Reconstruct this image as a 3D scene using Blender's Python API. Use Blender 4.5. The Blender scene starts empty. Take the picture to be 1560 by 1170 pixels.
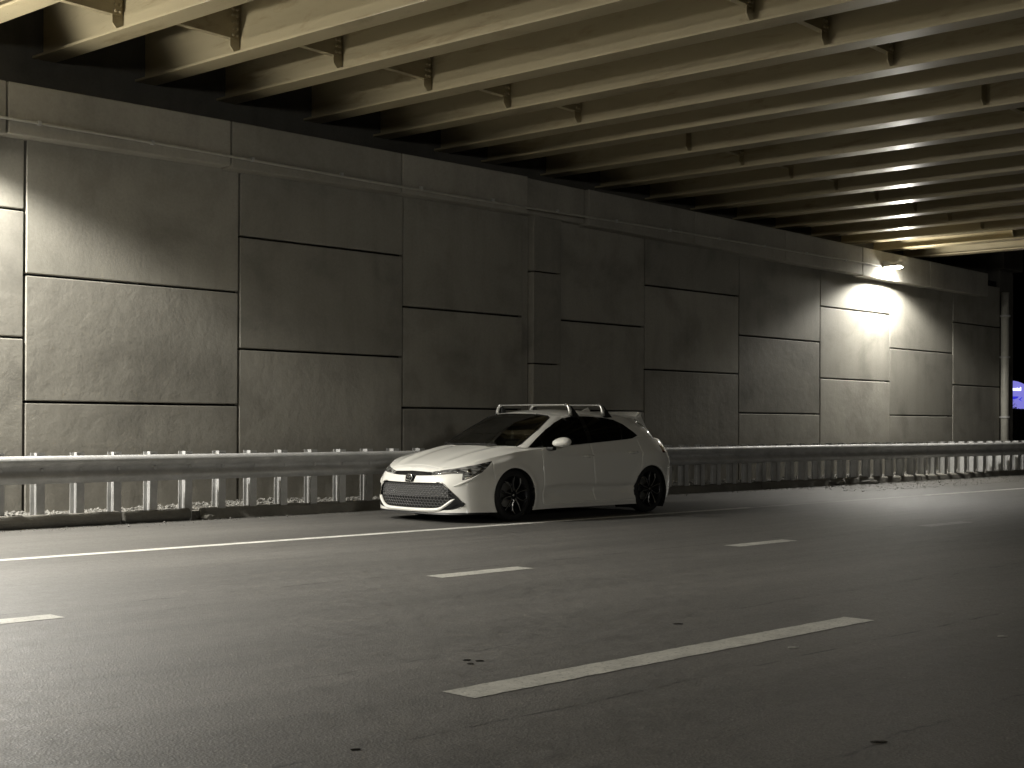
import bpy, math, random
import numpy as np
from mathutils import Vector, Matrix
random.seed(7); rng = np.random.default_rng(5)
sc = bpy.context.scene
col = sc.collection
PI = math.pi

# ------------------------------------------------------------------ helpers
def tag(o, label=None, cat=None, group=None, kind=None):
    if label: o['label'] = label
    if cat: o['category'] = cat
    if group: o['group'] = group
    if kind: o['kind'] = kind
    return o

def empty(name, loc=(0, 0, 0), rz=0.0, parent=None):
    o = bpy.data.objects.new(name, None); col.objects.link(o)
    o.location = loc; o.rotation_euler = (0, 0, rz); o.empty_display_size = .2
    if parent: o.parent = parent
    return o

def link(name, mesh, mats, parent=None, smooth=False, bevel=0.0, seg=2, loc=None):
    o = bpy.data.objects.new(name, mesh); col.objects.link(o)
    if not isinstance(mats, (list, tuple)): mats = [mats]
    for m in mats: mesh.materials.append(m)
    if smooth: mesh.shade_smooth()
    if parent: o.parent = parent
    if loc: o.location = loc
    if bevel:
        b = o.modifiers.new('bevel', 'BEVEL'); b.width = bevel; b.segments = seg; b.limit_method = 'ANGLE'
        b.harden_normals = False
    return o

class MB:
    def __init__(s): s.v = []; s.f = []; s.m = []
    def add(s, vs, fs, mi=0):
        n = len(s.v); s.v += [tuple(map(float, p)) for p in vs]; s.f += [tuple(n+i for i in f) for f in fs]; s.m += [mi]*len(fs); return s
    def hexa(s, P, mi=0):   # 8 corners, bottom 0-3 ccw, top 4-7
        return s.add(P, [(3,2,1,0),(4,5,6,7),(0,1,5,4),(1,2,6,5),(2,3,7,6),(3,0,4,7)], mi)
    def box(s, x0, x1, y0, y1, z0, z1, mi=0):
        return s.hexa([(x0,y0,z0),(x1,y0,z0),(x1,y1,z0),(x0,y1,z0),(x0,y0,z1),(x1,y0,z1),(x1,y1,z1),(x0,y1,z1)], mi)
    def tube(s, pts, r, n=12, mi=0, caps=True, r2=None):
        pts = [Vector(p) for p in pts]; rings = []
        m = len(pts); up0 = None
        for i, p in enumerate(pts):
            d = (pts[min(i+1, m-1)]-pts[max(i-1, 0)]).normalized()
            a = Vector((0,0,1)) if abs(d.z) < .9 else Vector((1,0,0))
            if up0 is not None: a = up0
            x = d.cross(a).normalized(); y = x.cross(d).normalized(); up0 = y
            rr = r[i] if isinstance(r, (list, tuple)) else r
            rr2 = rr if r2 is None else r2
            rings.append([p + x*rr*math.cos(2*PI*k/n) + y*rr2*math.sin(2*PI*k/n) for k in range(n)])
        vs = [v for R in rings for v in R]; fs = []
        for i in range(m-1):
            for k in range(n):
                fs.append((i*n+k, i*n+(k+1) % n, (i+1)*n+(k+1) % n, (i+1)*n+k))
        if caps:
            fs.append(tuple(range(n-1, -1, -1))); fs.append(tuple((m-1)*n+k for k in range(n)))
        return s.add(vs, fs, mi)
    def prism(s, poly, axis, a, b, mi=0):  # poly 2D extruded along axis from a to b
        n = len(poly)
        def P(u, v, w):
            return {'x': (w,u,v), 'y': (u,w,v), 'z': (u,v,w)}[axis]
        vs = [P(u,v,a) for u,v in poly]+[P(u,v,b) for u,v in poly]
        fs = [tuple(range(n-1,-1,-1)), tuple(range(n,2*n))]+[(i,(i+1)%n,n+(i+1)%n,n+i) for i in range(n)]
        return s.add(vs, fs, mi)
    def mesh(s, name='mesh', fix=True):
        me = bpy.data.meshes.new(name); me.from_pydata(s.v, [], s.f)
        for p, m in zip(me.polygons, s.m): p.material_index = m
        if fix:
            import bmesh
            bm = bmesh.new(); bm.from_mesh(me); bmesh.ops.recalc_face_normals(bm, faces=bm.faces); bm.to_mesh(me); bm.free()
        me.update(); return me
    def build(s, name, mats, parent=None, **k):
        fix = k.pop('fix', True)
        return link(name, s.mesh(name, fix), mats, parent, **k)

# ------------------------------------------------------------------ materials
class NT:
    def __init__(s, name):
        s.mat = bpy.data.materials.new(name); s.mat.use_nodes = True
        s.t = s.mat.node_tree; s.n = s.t.nodes; s.l = s.t.links
        s.b = s.n['Principled BSDF']
    def node(s, typ, **k):
        nd = s.n.new(typ)
        for a, v in k.items():
            if a.startswith('i_'):
                key = a[2:].replace('_', ' ')
                nd.inputs[int(key) if key.isdigit() else key].default_value = v
            else: setattr(nd, a, v)
        return nd
    def con(s, a, ao, b, bi): s.l.new(a.outputs[ao], b.inputs[bi]); return b
    def coord(s, kind='Object', scale=(1,1,1)):
        c = s.node('ShaderNodeTexCoord'); m = s.node('ShaderNodeMapping'); m.inputs['Scale'].default_value = scale
        s.con(c, kind, m, 'Vector'); return m
    def noise(s, vec, scale, detail=4, rough=.55, dist=0.0):
        n = s.node('ShaderNodeTexNoise'); n.inputs['Scale'].default_value = scale; n.inputs['Detail'].default_value = detail
        n.inputs['Roughness'].default_value = rough; n.inputs['Distortion'].default_value = dist
        s.con(vec, 'Vector', n, 'Vector'); return n
    def ramp(s, src, out, stops):
        r = s.node('ShaderNodeValToRGB'); e = r.color_ramp.elements
        while len(e) < len(stops): e.new(.5)
        for i, (p, c) in enumerate(stops):
            e[i].position = p; e[i].color = (c, c, c, 1) if not isinstance(c, tuple) else (*c, 1)
        s.con(src, out, r, 'Fac'); return r
    def mix(s, fac, a, b, mode='MIX'):
        m = s.node('ShaderNodeMix', data_type='RGBA', blend_type=mode)
        for key, v in ((0, fac), (6, a), (7, b)):
            if isinstance(v, tuple) and hasattr(v[0], 'outputs'): s.l.new(v[0].outputs[v[1]], m.inputs[key])
            elif isinstance(v, tuple): m.inputs[key].default_value = (*v, 1)
            elif hasattr(v, 'outputs'): s.l.new(v.outputs[0], m.inputs[key])
            else: m.inputs[key].default_value = v
        return m
    def base(s, m, out=2): s.l.new(m.outputs[out], s.b.inputs['Base Color'])
    def bump(s, src, out, dist, strength=1.0, prev=None):
        b = s.node('ShaderNodeBump'); b.inputs['Distance'].default_value = dist; b.inputs['Strength'].default_value = strength
        s.con(src, out, b, 'Height')
        if prev: s.con(prev, 'Normal', b, 'Normal')
        s.l.new(b.outputs['Normal'], s.b.inputs['Normal']); return b

def plain(name, c, rough=.5, metal=0.0, spec=.5, coat=0.0, var=0.0, vs=8.0, bump=0.0):
    m = NT(name); m.b.inputs['Roughness'].default_value = rough; m.b.inputs['Metallic'].default_value = metal
    m.b.inputs['Specular IOR Level'].default_value = spec
    m.b.inputs['Coat Weight'].default_value = coat; m.b.inputs['Coat Roughness'].default_value = .04
    if var:
        v = m.coord(); n = m.noise(v, vs, 5)
        r = m.ramp(n, 'Fac', [(.3, tuple(x*(1-var) for x in c)), (.7, tuple(min(1, x*(1+var)) for x in c))])
        m.l.new(r.outputs[0], m.b.inputs['Base Color'])
        if bump: m.bump(n, 'Fac', bump)
    else: m.b.inputs['Base Color'].default_value = (*c, 1)
    return m.mat

def concrete(name, c, lump=0.002, lumpscale=7.0, stain=.35):
    m = NT(name); v = m.coord('Object')
    big = m.noise(v, .9, 6, .6, .4); fine = m.noise(v, 26, 6, .65)
    vs_ = m.coord('Object', (2.2, 2.2, .25)); streak = m.noise(vs_, 1.6, 5, .6)
    info = m.node('ShaderNodeObjectInfo')
    rb = m.ramp(big, 'Fac', [(.28, tuple(x*(1-stain) for x in c)), (.5, c), (.78, tuple(min(1, x*1.16) for x in c))])
    rs = m.ramp(streak, 'Fac', [(.28, .86), (.52, 1.0)])
    a = m.mix(.8, (rb, 0), (rs, 0), 'MULTIPLY')
    rf = m.ramp(fine, 'Fac', [(.3, .8), (.6, 1.0)])
    b = m.mix(.55, (a, 2), (rf, 0), 'MULTIPLY')
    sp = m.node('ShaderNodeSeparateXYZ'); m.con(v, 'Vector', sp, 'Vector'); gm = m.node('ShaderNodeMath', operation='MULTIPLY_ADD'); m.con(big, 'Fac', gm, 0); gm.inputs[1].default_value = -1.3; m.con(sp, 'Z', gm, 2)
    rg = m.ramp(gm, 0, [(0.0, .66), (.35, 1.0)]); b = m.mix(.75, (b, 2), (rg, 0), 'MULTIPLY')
    mr = m.node('ShaderNodeMapRange'); mr.inputs['To Min'].default_value = .82; mr.inputs['To Max'].default_value = 1.12
    m.con(info, 'Random', mr, 'Value')
    d = m.node('ShaderNodeVectorMath', operation='SCALE'); m.con(b, 2, d, 0); m.l.new(mr.outputs[0], d.inputs['Scale'])
    m.l.new(d.outputs[0], m.b.inputs['Base Color'])
    m.b.inputs['Roughness'].default_value = .82; m.b.inputs['Specular IOR Level'].default_value = .35
    # dents and lumps left by the form
    lum = m.noise(v, lumpscale, 3, .5, .3); b1 = m.bump(lum, 'Fac', lump*3)
    vor = m.node('ShaderNodeTexVoronoi'); vor.inputs['Scale'].default_value = 55; m.con(v, 'Vector', vor, 'Vector')
    rv = m.ramp(vor, 'Distance', [(.02, 0.0), (.12, 1.0)]); b2 = m.bump(rv, 'Color', .0012, .5, b1)
    m.bump(fine, 'Fac', .0022, 1.0, b2)
    return m.mat

M = {}
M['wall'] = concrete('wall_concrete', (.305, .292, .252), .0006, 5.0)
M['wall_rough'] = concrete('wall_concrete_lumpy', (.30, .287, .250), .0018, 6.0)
M['coping'] = concrete('coping_concrete', (.34, .325, .282), .0015, 5.0, .22)
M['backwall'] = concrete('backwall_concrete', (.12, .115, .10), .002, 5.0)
M['kerb'] = concrete('kerb_concrete', (.25, .24, .21), .006, 9.0, .4)
M['girder'] = None
def girder_mat():
    m = NT('girder_paint'); v = m.coord('Object', (1, .12, 1)); n = m.noise(v, 2.0, 6, .6); v2 = m.coord('Object')
    n2 = m.noise(v2, 40, 4, .6)
    r = m.ramp(n, 'Fac', [(.3, (.36, .306, .190)), (.7, (.44, .378, .240))]); 
    n4 = m.noise(m.coord('Object', (1.2, .5, 2.5)), 1.7, 7, .7, .6); r4 = m.ramp(n4, 'Fac', [(.30, (.62, .56, .48)), (.45, (1, 1, 1))]); x4 = m.mix(.8, (r, 0), (r4, 0), 'MULTIPLY'); m.base(x4)
    rr = m.ramp(n2, 'Fac', [(.3, .27), (.7, .36)]); m.l.new(rr.outputs[0], m.b.inputs['Roughness'])
    n3 = m.noise(m.coord('Object', (3, 14, 3)), 2.2, 4, .6)
    b = m.bump(n2, 'Fac', .0004, .5); m.bump(n3, 'Fac', .0004, .5, b)
    return m.mat
M['girder'] = girder_mat()
M['deck'] = concrete('deck_concrete', (.22, .21, .185), .002, 4.0)

def galv():
    m = NT('galvanised_steel'); v = m.coord('Object'); vor = m.node('ShaderNodeTexVoronoi'); vor.inputs['Scale'].default_value = 45
    m.con(v, 'Vector', vor, 'Vector'); n = m.noise(v, 3, 6, .65)
    r = m.ramp(n, 'Fac', [(.25, (.34, .34, .33)), (.6, (.52, .52, .51))]); rv = m.ramp(vor, 'Color', [(0, .86), (1, 1.0)])
    a = m.mix(.6, (r, 0), (rv, 0), 'MULTIPLY'); m.base(a)
    m.b.inputs['Metallic'].default_value = .12; rr = m.ramp(n, 'Fac', [(.3, .62), (.7, .45)]); m.l.new(rr.outputs[0], m.b.inputs['Roughness'])
    m.bump(n, 'Fac', .002, .6); return m.mat
M['galv'] = galv()
M['alu'] = plain('brushed_aluminium', (.62, .62, .60), .35, .8, var=.1, vs=20)
M['pipe'] = plain('painted_pipe', (.42, .41, .36), .4, 0, var=.12, vs=6)
M['black'] = plain('black_plastic', (.012, .012, .012), .5)
M['dark'] = plain('dark_void', (.004, .004, .004), .9)

def asphalt():
    m = NT('asphalt'); v = m.coord('Object')
    big = m.noise(m.coord('Object', (.25, 1.0, 1)), .55, 6, .6, .3)
    agg = m.node('ShaderNodeTexVoronoi'); agg.inputs['Scale'].default_value = 95; m.con(v, 'Vector', agg, 'Vector')
    fine = m.noise(v, 70, 6, .7); med = m.noise(v, 9, 6, .65)
    r = m.ramp(big, 'Fac', [(.3, (.095, .092, .085)), (.55, (.128, .123, .113)), (.75, (.158, .152, .140))])
    ra = m.ramp(agg, 'Color', [(0.0, .55), (.55, .95), (.93, 1.25), (1.0, 2.3)])
    a = m.mix(.75, (r, 0), (ra, 0), 'MULTIPLY')
    rm = m.ramp(med, 'Fac', [(.32, .78), (.6, 1.06)]); b = m.mix(.8, (a, 2), (rm, 0), 'MULTIPLY')
    so = m.noise(m.coord('Object', (.5, 1.6, 1)), 1.1, 7, .72, .5); ro = m.ramp(so, 'Fac', [(.30, .72), (.44, 1.0), (.66, 1.0), (.8, 1.14)]); b = m.mix(.85, (b, 2), (ro, 0), 'MULTIPLY')
    lw = m.noise(m.coord('Object', (.06, 3.4, 1)), 1.0, 5, .6); rl = m.ramp(lw, 'Fac', [(.35, .84), (.6, 1.05)]); b = m.mix(.8, (b, 2), (rl, 0), 'MULTIPLY')
    fl = m.node('ShaderNodeTexVoronoi'); fl.inputs['Scale'].default_value = 7.5; m.con(v, 'Vector', fl, 'Vector'); rf = m.ramp(fl, 'Distance', [(.018, 2.6), (.030, 1.0)]); b = m.mix(.6, (b, 2), (rf, 0), 'MULTIPLY')
    # paving seams and thin tar-dark cracks that run with the lanes
    sep = m.node('ShaderNodeSeparateXYZ'); m.con(v, 'Vector', sep, 'Vector')
    wob = m.noise(v, .8, 5, .7); out = (b, 2)
    for yy, w, dark, wa in ((8.12, .024, .45, .10), (5.15, .014, .5, .30), (3.86, .014, .25, .16), (11.02, .018, .6, .12), (2.6, .014, .4, .4)):
        ad = m.node('ShaderNodeMath', operation='MULTIPLY_ADD'); m.con(wob, 'Fac', ad, 0); ad.inputs[1].default_value = wa; m.con(sep, 'Y', ad, 2)
        sb = m.node('ShaderNodeMath', operation='SUBTRACT'); m.con(ad, 0, sb, 0); sb.inputs[1].default_value = yy+wa*.5
        ab = m.node('ShaderNodeMath', operation='ABSOLUTE'); m.con(sb, 0, ab, 0)
        rw = m.ramp(ab, 0, [(w*.4, dark), (w, 1.0)])
        br = m.noise(v, 2.3, 4, .7); rb2 = m.ramp(br, 'Fac', [(.45, 0.0), (.58, 1.0)])
        x = m.mix((rb2, 0), out, (1.0, 1.0, 1.0)) ; x2 = m.mix(1.0, out, (rw, 0), 'MULTIPLY')
        x3 = m.mix((rb2, 0), out, (x2, 2)); out = (x3, 2)
    m.l.new(out[0].outputs[2], m.b.inputs['Base Color'])
    rr = m.ramp(med, 'Fac', [(.3, .54), (.7, .72)]); m.l.new(rr.outputs[0], m.b.inputs['Roughness'])
    m.b.inputs['Specular IOR Level'].default_value = .5
    b1 = m.bump(agg, 'Distance', .0016, .8); b2 = m.bump(fine, 'Fac', .0016, .8, b1); m.bump(med, 'Fac', .0022, .5, b2)
    return m.mat
M['asphalt'] = asphalt()

def paint(name, c):
    m = NT(name); v = m.coord('Object'); n = m.noise(v, 45, 6, .7); n2 = m.noise(v, 5, 6, .7)
    r = m.ramp(n, 'Fac', [(.34, tuple(x*.42 for x in c)), (.47, c)]); r2 = m.ramp(n2, 'Fac', [(.3, .66), (.6, 1.0)])
    a = m.mix(1.0, (r, 0), (r2, 0), 'MULTIPLY'); m.base(a); m.b.inputs['Roughness'].default_value = .6
    m.bump(n, 'Fac', .003, .8); return m.mat
M['road_paint'] = paint('road_paint_white', (.52, .51, .46))
M['edge_paint'] = paint('edge_paint_white', (.72, .71, .66))
M['worn_paint'] = paint('worn_paint', (.27, .265, .24))

# ------------------------------------------------------------------ camera
F, YAW, PIT, ROL, H, CY = 2105.1, .80112, .00486, .00459, 1.18037, 635.9
fw = Vector((math.sin(YAW)*math.cos(PIT), math.cos(YAW)*math.cos(PIT), math.sin(PIT)))
rt = Vector((math.cos(YAW), -math.sin(YAW), 0)); up = rt.cross(fw)
r2 = rt*math.cos(ROL)+up*math.sin(ROL); u2 = -rt*math.sin(ROL)+up*math.cos(ROL)
cam = bpy.data.cameras.new('camera'); co = bpy.data.objects.new('camera', cam); col.objects.link(co)
co.matrix_world = Matrix(((r2.x, u2.x, -fw.x, 0), (r2.y, u2.y, -fw.y, 0), (r2.z, u2.z, -fw.z, H), (0, 0, 0, 1)))
cam.sensor_width = 36; cam.sensor_fit = 'HORIZONTAL'; cam.lens = F/1560*36; cam.shift_y = (CY-585)/1560
cam.clip_end = 800; cam.clip_start = .05
sc.camera = co

# ------------------------------------------------------------------ ground, road and markings
def sheet(name, mat, x0, x1, y0, y1, z, kind='structure', nx=1):
    b = MB(); b.add([(x0,y0,z),(x1,y0,z),(x1,y1,z),(x0,y1,z)], [(0,1,2,3)])
    return tag(b.build(name, mat, fix=False), kind=kind)
M['soil'] = plain('dark_soil', (.05, .045, .035), .95, var=.3, vs=2, bump=.01)
sheet('ground', M['soil'], -150, 400, -150, 400, -.02)
sheet('road', M['asphalt'], -60, 140, -12, 14.50, 0.0)
def ragged(name, mat, x0, x1, y0, y1, z=.0025, step=.06, amp=.006):
    n = max(4, int((x1-x0)/step)); b = MB(); r = random.Random(int(x0*100+y0*10))
    xs = [x0+(x1-x0)*i/n for i in range(n+1)]
    lo = [(x, y0+r.uniform(-amp, amp), z) for x in xs]; hi = [(x, y1+r.uniform(-amp, amp), z) for x in xs]
    b.add(lo+hi, [(i, i+1, n+2+i, n+1+i) for i in range(n)])
    return tag(b.build(name, mat, fix=False), kind='structure')
ragged('edge_line', M['edge_paint'], -20, 16.6, 11.25, 11.39, step=.25, amp=.004)
ragged('edge_line', M['worn_paint'], 16.6, 21.8, 11.26, 11.37, step=.12, amp=.02)
ragged('edge_line', M['edge_paint'], 21.8, 90, 11.25, 11.39, step=.2, amp=.006)
for a, b_ in ((-.9, .15), (2.9, 4.12), (7.23, 8.25), (11.17, 12.2), (15.05, 16.15), (18.9, 20.0), (22.8, 23.9)):
    ragged('lane_marking', M['road_paint'] if a < 12 else M['worn_paint'], a, b_, 7.74, 7.93)
ragged('lane_marking', M['road_paint'], 4.16, 7.55, 4.25, 4.455, amp=.005)
ragged('lane_marking', M['road_paint'], 16.4, 19.6, 4.25, 4.455)

# kerb under the rail and the gravel strip behind it
def kerb():
    b = MB(); r = random.Random(3)
    prof = [(14.44, -.01), (14.47, .10), (14.50, .128), (14.66, .135), (14.66, -.01)]
    x = 9.55
    while x < 60:
        L_ = 3.0+r.uniform(-.1, .1); dy = r.uniform(-.012, .012); dz = r.uniform(-.006, .006)
        n = 12; xs = [x+.012+(L_-.024)*i/n for i in range(n+1)]
        rings = [[(xx, y+dy+r.uniform(-.004, .004), z+dz+(r.uniform(-.006, .006) if z > .05 else 0)) for y, z in prof] for xx in xs]
        vs = [p for R in rings for p in R]; k = len(prof)
        fs = [(i*k+j, (i+1)*k+j, (i+1)*k+(j+1) % k, i*k+(j+1) % k) for i in range(n) for j in range(k)]
        fs += [tuple(range(k)), tuple(n*k+j for j in range(k))]
        if not (23.3 < x+L_/2 < 24.9): b.add(vs, fs)
        x += L_
    return tag(b.build('kerb', M['kerb'], bevel=.008, seg=2), kind='structure')
kerb()
M['gravel'] = plain('gravel_stone', (.17, .165, .15), .9, var=.5, vs=9)
M['grit'] = plain('grit_bed', (.16, .15, .13), .95, var=.4, vs=30, bump=.01)
tag(MB().box(-20, 60, 14.62, 15.72, -.01, .095).build('ground', M['grit']), kind='structure')
def gravel():
    base = [(1,0,0),(-1,0,0),(0,1,0),(0,-1,0),(0,0,1),(0,0,-1)]
    fs = [(0,2,4),(2,1,4),(1,3,4),(3,0,4),(2,0,5),(1,2,5),(3,1,5),(0,3,5)]
    b = MB(); r = random.Random(11)
    for i in range(6500):
        x = 4+31*r.random()**1.25; y = r.uniform(14.66, 15.6); s = r.uniform(.012, .034)
        if x > 14: s *= 1.15
        z = .10+r.random()*.03+.02*math.sin(x*1.3)
        a = r.random()*6.28; vs = []
        for p in base:
            q = [p[0]*r.uniform(.6, 1.2), p[1]*r.uniform(.6, 1.2), p[2]*r.uniform(.5, .9)]
            vs.append((x+s*(q[0]*math.cos(a)-q[1]*math.sin(a)), y+s*(q[0]*math.sin(a)+q[1]*math.cos(a)), z+s*q[2]))
        b.add(vs, fs)
    # grit thrown onto the edge of the road
    for i in range(5200):
        x = 4+40*r.random()**1.3; y = 14.42-abs(r.gauss(0, .20)); s = r.uniform(.003, .009)*(1+.5*(x > 20))
        if r.random() < .02: s *= 2.4
        if r.random() < .25: x = r.uniform(22, 32); y = r.uniform(12.6, 14.4)
        vs = [(x+s*p[0]*r.uniform(.6, 1.2), y+s*p[1]*r.uniform(.6, 1.2), .002+s*.5+s*p[2]*.7) for p in base]
        b.add(vs, fs)
    return tag(b.build('gravel', M['gravel'], fix=False), 'loose grey gravel and grit between guardrail and wall', 'gravel', kind='stuff')
gravel()

# ------------------------------------------------------------------ retaining wall
YW = 15.66
wall = empty('retaining_wall', (7.8, YW, 0))
tag(wall, 'tall grey concrete panel retaining wall with overhanging coping behind the guardrail', 'retaining wall')
def W(b, name, mat, **k):
    b.v = [(x-7.8, y-YW, z) for x, y, z in b.v]
    return b.build(name, mat, wall, **k)
W(MB().box(-20, 34.15, YW+.12, YW+.5, -.2, 4.9), 'backing', M['dark'])
W(MB().box(16.41, 16.55, YW+.035, YW+.115, -.1, 4.75), 'joint_filler', M['wall'])
cols = [(-16.1,-13.13,1),(-13.11,-10.14,0),(-10.12,-7.15,1),(-7.13,-4.16,0),(-4.14,-1.17,1),(-1.15,1.82,0),(1.84,4.78,1),(4.80,7.775,1),(7.805,10.825,0),(10.855,13.775,1),(13.80,16.40,0),(17.245,19.585,0),(19.61,22.53,1),(22.555,25.50,0),(25.525,28.465,1),(28.49,31.515,0),(31.54,34.10,1)]
lev = [1.42+.762*k for k in range(-2, 6)]
g = .014
for ci, (xa, xb, typ) in enumerate(cols):
    cuts = [-.1, 1.42, 2.944, 4.75] if typ == 0 else [-.1, .66, 2.182, 3.706, 4.75]
    cuts = [-.1, 1.42, 2.944, 4.75] if typ == 0 else [-.1, 2.182, 3.706, 4.75]
    r = random.Random(ci)
    for j in range(len(cuts)-1):
        dy = r.uniform(-.006, .006); tilt = r.uniform(-.003, .003)
        b = MB(); z0, z1 = cuts[j]+g, cuts[j+1]-g
        y0, y1 = YW+dy-tilt, YW+dy+tilt
        b.hexa([(xa,y0,z0),(xb,y0,z0),(xb,YW+.115,z0),(xa,YW+.115,z0),(xa,y1,z1),(xb,y1,z1),(xb,YW+.115,z1),(xa,YW+.115,z1)])
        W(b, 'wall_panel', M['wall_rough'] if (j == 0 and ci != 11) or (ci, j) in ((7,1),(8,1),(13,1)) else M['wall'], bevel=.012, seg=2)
for z0, z1 in ((-.1, 2.17), (2.19, 3.69), (3.71, 4.75)):
    W(MB().box(16.56, 17.235, YW-.10, YW+.10, z0, z1), 'joint_column', M['wall'], bevel=.012)
# coping: one length after another, each its own part
cj = [-16.9, -13.86, -10.82, -7.78, -4.73, -1.69, 1.35, 4.39, 7.44, 10.54, 13.54, 16.26, 17.75, 20.77, 23.8, 26.83, 29.89, 32.9]
def ctop(x): return float(np.interp(x, [7.4, 10.5, 13.5, 16.3, 17.8, 20.4, 23.8, 26.8, 32.9], [5.15, 5.18, 5.185, 5.20, 5.18, 5.15, 5.11, 5.06, 4.98]))
def cbot(x): return float(np.interp(x, [7.4, 10.5, 13.5, 16.3, 20.0, 25.0, 32.9], [4.53, 4.57, 4.60, 4.60, 4.55, 4.46, 4.41]))
for i in range(len(cj)-1):
    xa, xb = cj[i]+.012, cj[i+1]-.012; y0 = 15.41 if i != 11 else 15.50
    dz = (i % 3-1)*.012
    P = [(xa,y0,cbot(xa)+dz),(xb,y0,cbot(xb)+dz),(xb,15.95,cbot(xb)+dz),(xa,15.95,cbot(xa)+dz),(xa,y0,ctop(xa)),(xb,y0,ctop(xb)),(xb,15.95,ctop(xb)),(xa,15.95,ctop(xa))]
    W(MB().hexa(P), 'coping', M['coping'], bevel=.014, seg=2)
W(MB().box(cj[0], cj[-1]-.05, 15.56, 15.9, 4.64, 4.93), 'coping_core', M['dark'])

# abutment behind the wall, girders bear on it
ab = empty('bridge_abutment', (10, 16.7, 0))
tag(ab, 'dark concrete abutment backwall closing the gap above the retaining wall', 'abutment')
b = MB(); b.hexa([(-28,16.95,-.2),(35.2,16.0,-.2),(35.2,17.6,-.2),(-28,18.2,-.2),(-28,16.95,7.0),(35.2,16.0,6.2),(35.2,17.6,6.2),(-28,18.2,7.0)])
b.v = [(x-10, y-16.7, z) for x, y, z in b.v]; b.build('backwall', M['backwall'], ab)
b = MB().box(34.3, 35.1, 15.75, 16.4, -.1, 5.22); b.v = [(x-10, y-16.7, z) for x, y, z in b.v]; b.build('end_pier', M['backwall'], ab, bevel=.02)
b = MB().box(34.2, 35.35, 15.6, 16.3, 5.225, 6.1); b.v = [(x-10, y-16.7, z) for x, y, z in b.v]; b.build('pier_head', M['backwall'], ab, bevel=.02)

# down-pipe at the end of the wall
dp = empty('drain_pipe', (34.12, 15.53, 0)); tag(dp, 'vertical light grey downpipe with bands at the right end of the wall', 'drain pipe')
MB().tube([(0,0,-.05),(0,0,4.6)], .10, 20).build('pipe', M['pipe'], dp, smooth=True)
for z in (1.42, 2.95, 4.0): MB().tube([(0,0,z-.022),(0,0,z+.022)], .13, 20).build('band', M['galv'], dp)

# ------------------------------------------------------------------ bridge
bridge = empty('road_bridge', (8.65, 8, 5.75)); tag(bridge, 'beige painted steel girder bridge crossing overhead', 'bridge')
SK, SL = .0595, .00423
dxs = [-.06, .04, -.035, .125, .105, .025, -.26, -.185, -.1, -.02, .035, .075, .11, .125, 0.0, .04, .05]
def gpos(i, Y):
    dx = (dxs[i] if 0 <= i < 17 else 0)-.15
    return Vector((8.65+i*1.3335+dx+SK*(YW-Y), Y, 5.75-i*1.3335*.02913+SL*(YW-Y)))
row1 = [14.66, 14.38, 13.96, 13.89, 13.68, 13.46, None, 13.29, 13.26, 13.21, 13.16, 13.12, 13.06, 13.02, 12.91, 12.85, None]
def rowY(i, row):
    base = row1[i] if 0 <= i < 17 and row1[i] is not None else 14.5-.1*i if i < 0 else 13.0
    return base-row*(5.2-.06*i if i > 0 else 5.2)
WEB, FL, OFF = 1.02, .31, Vector((8.65, 8, 5.75))
def strip(b, i, y0, y1, xa, xb, za, zb):   # box that follows girder i (x right of the centre line, z above the flange bottom)
    p, q = gpos(i, y0)-OFF, gpos(i, y1)-OFF
    b.hexa([(p.x+xa,p.y,p.z+za),(p.x+xb,p.y,p.z+za),(q.x+xb,q.y,q.z+za),(q.x+xa,q.y,q.z+za),
            (p.x+xa,p.y,p.z+zb),(p.x+xb,p.y,p.z+zb),(q.x+xb,q.y,q.z+zb),(q.x+xa,q.y,q.z+zb)])
Y0, Y1 = -16.0, 16.85
BOLT = MB().tube([(0,0,0),(0,-.018,0),(0,-.024,0)], [.022, .020, .012], 6).mesh('bolt'); BOLT.materials.append(M['girder'])
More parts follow.
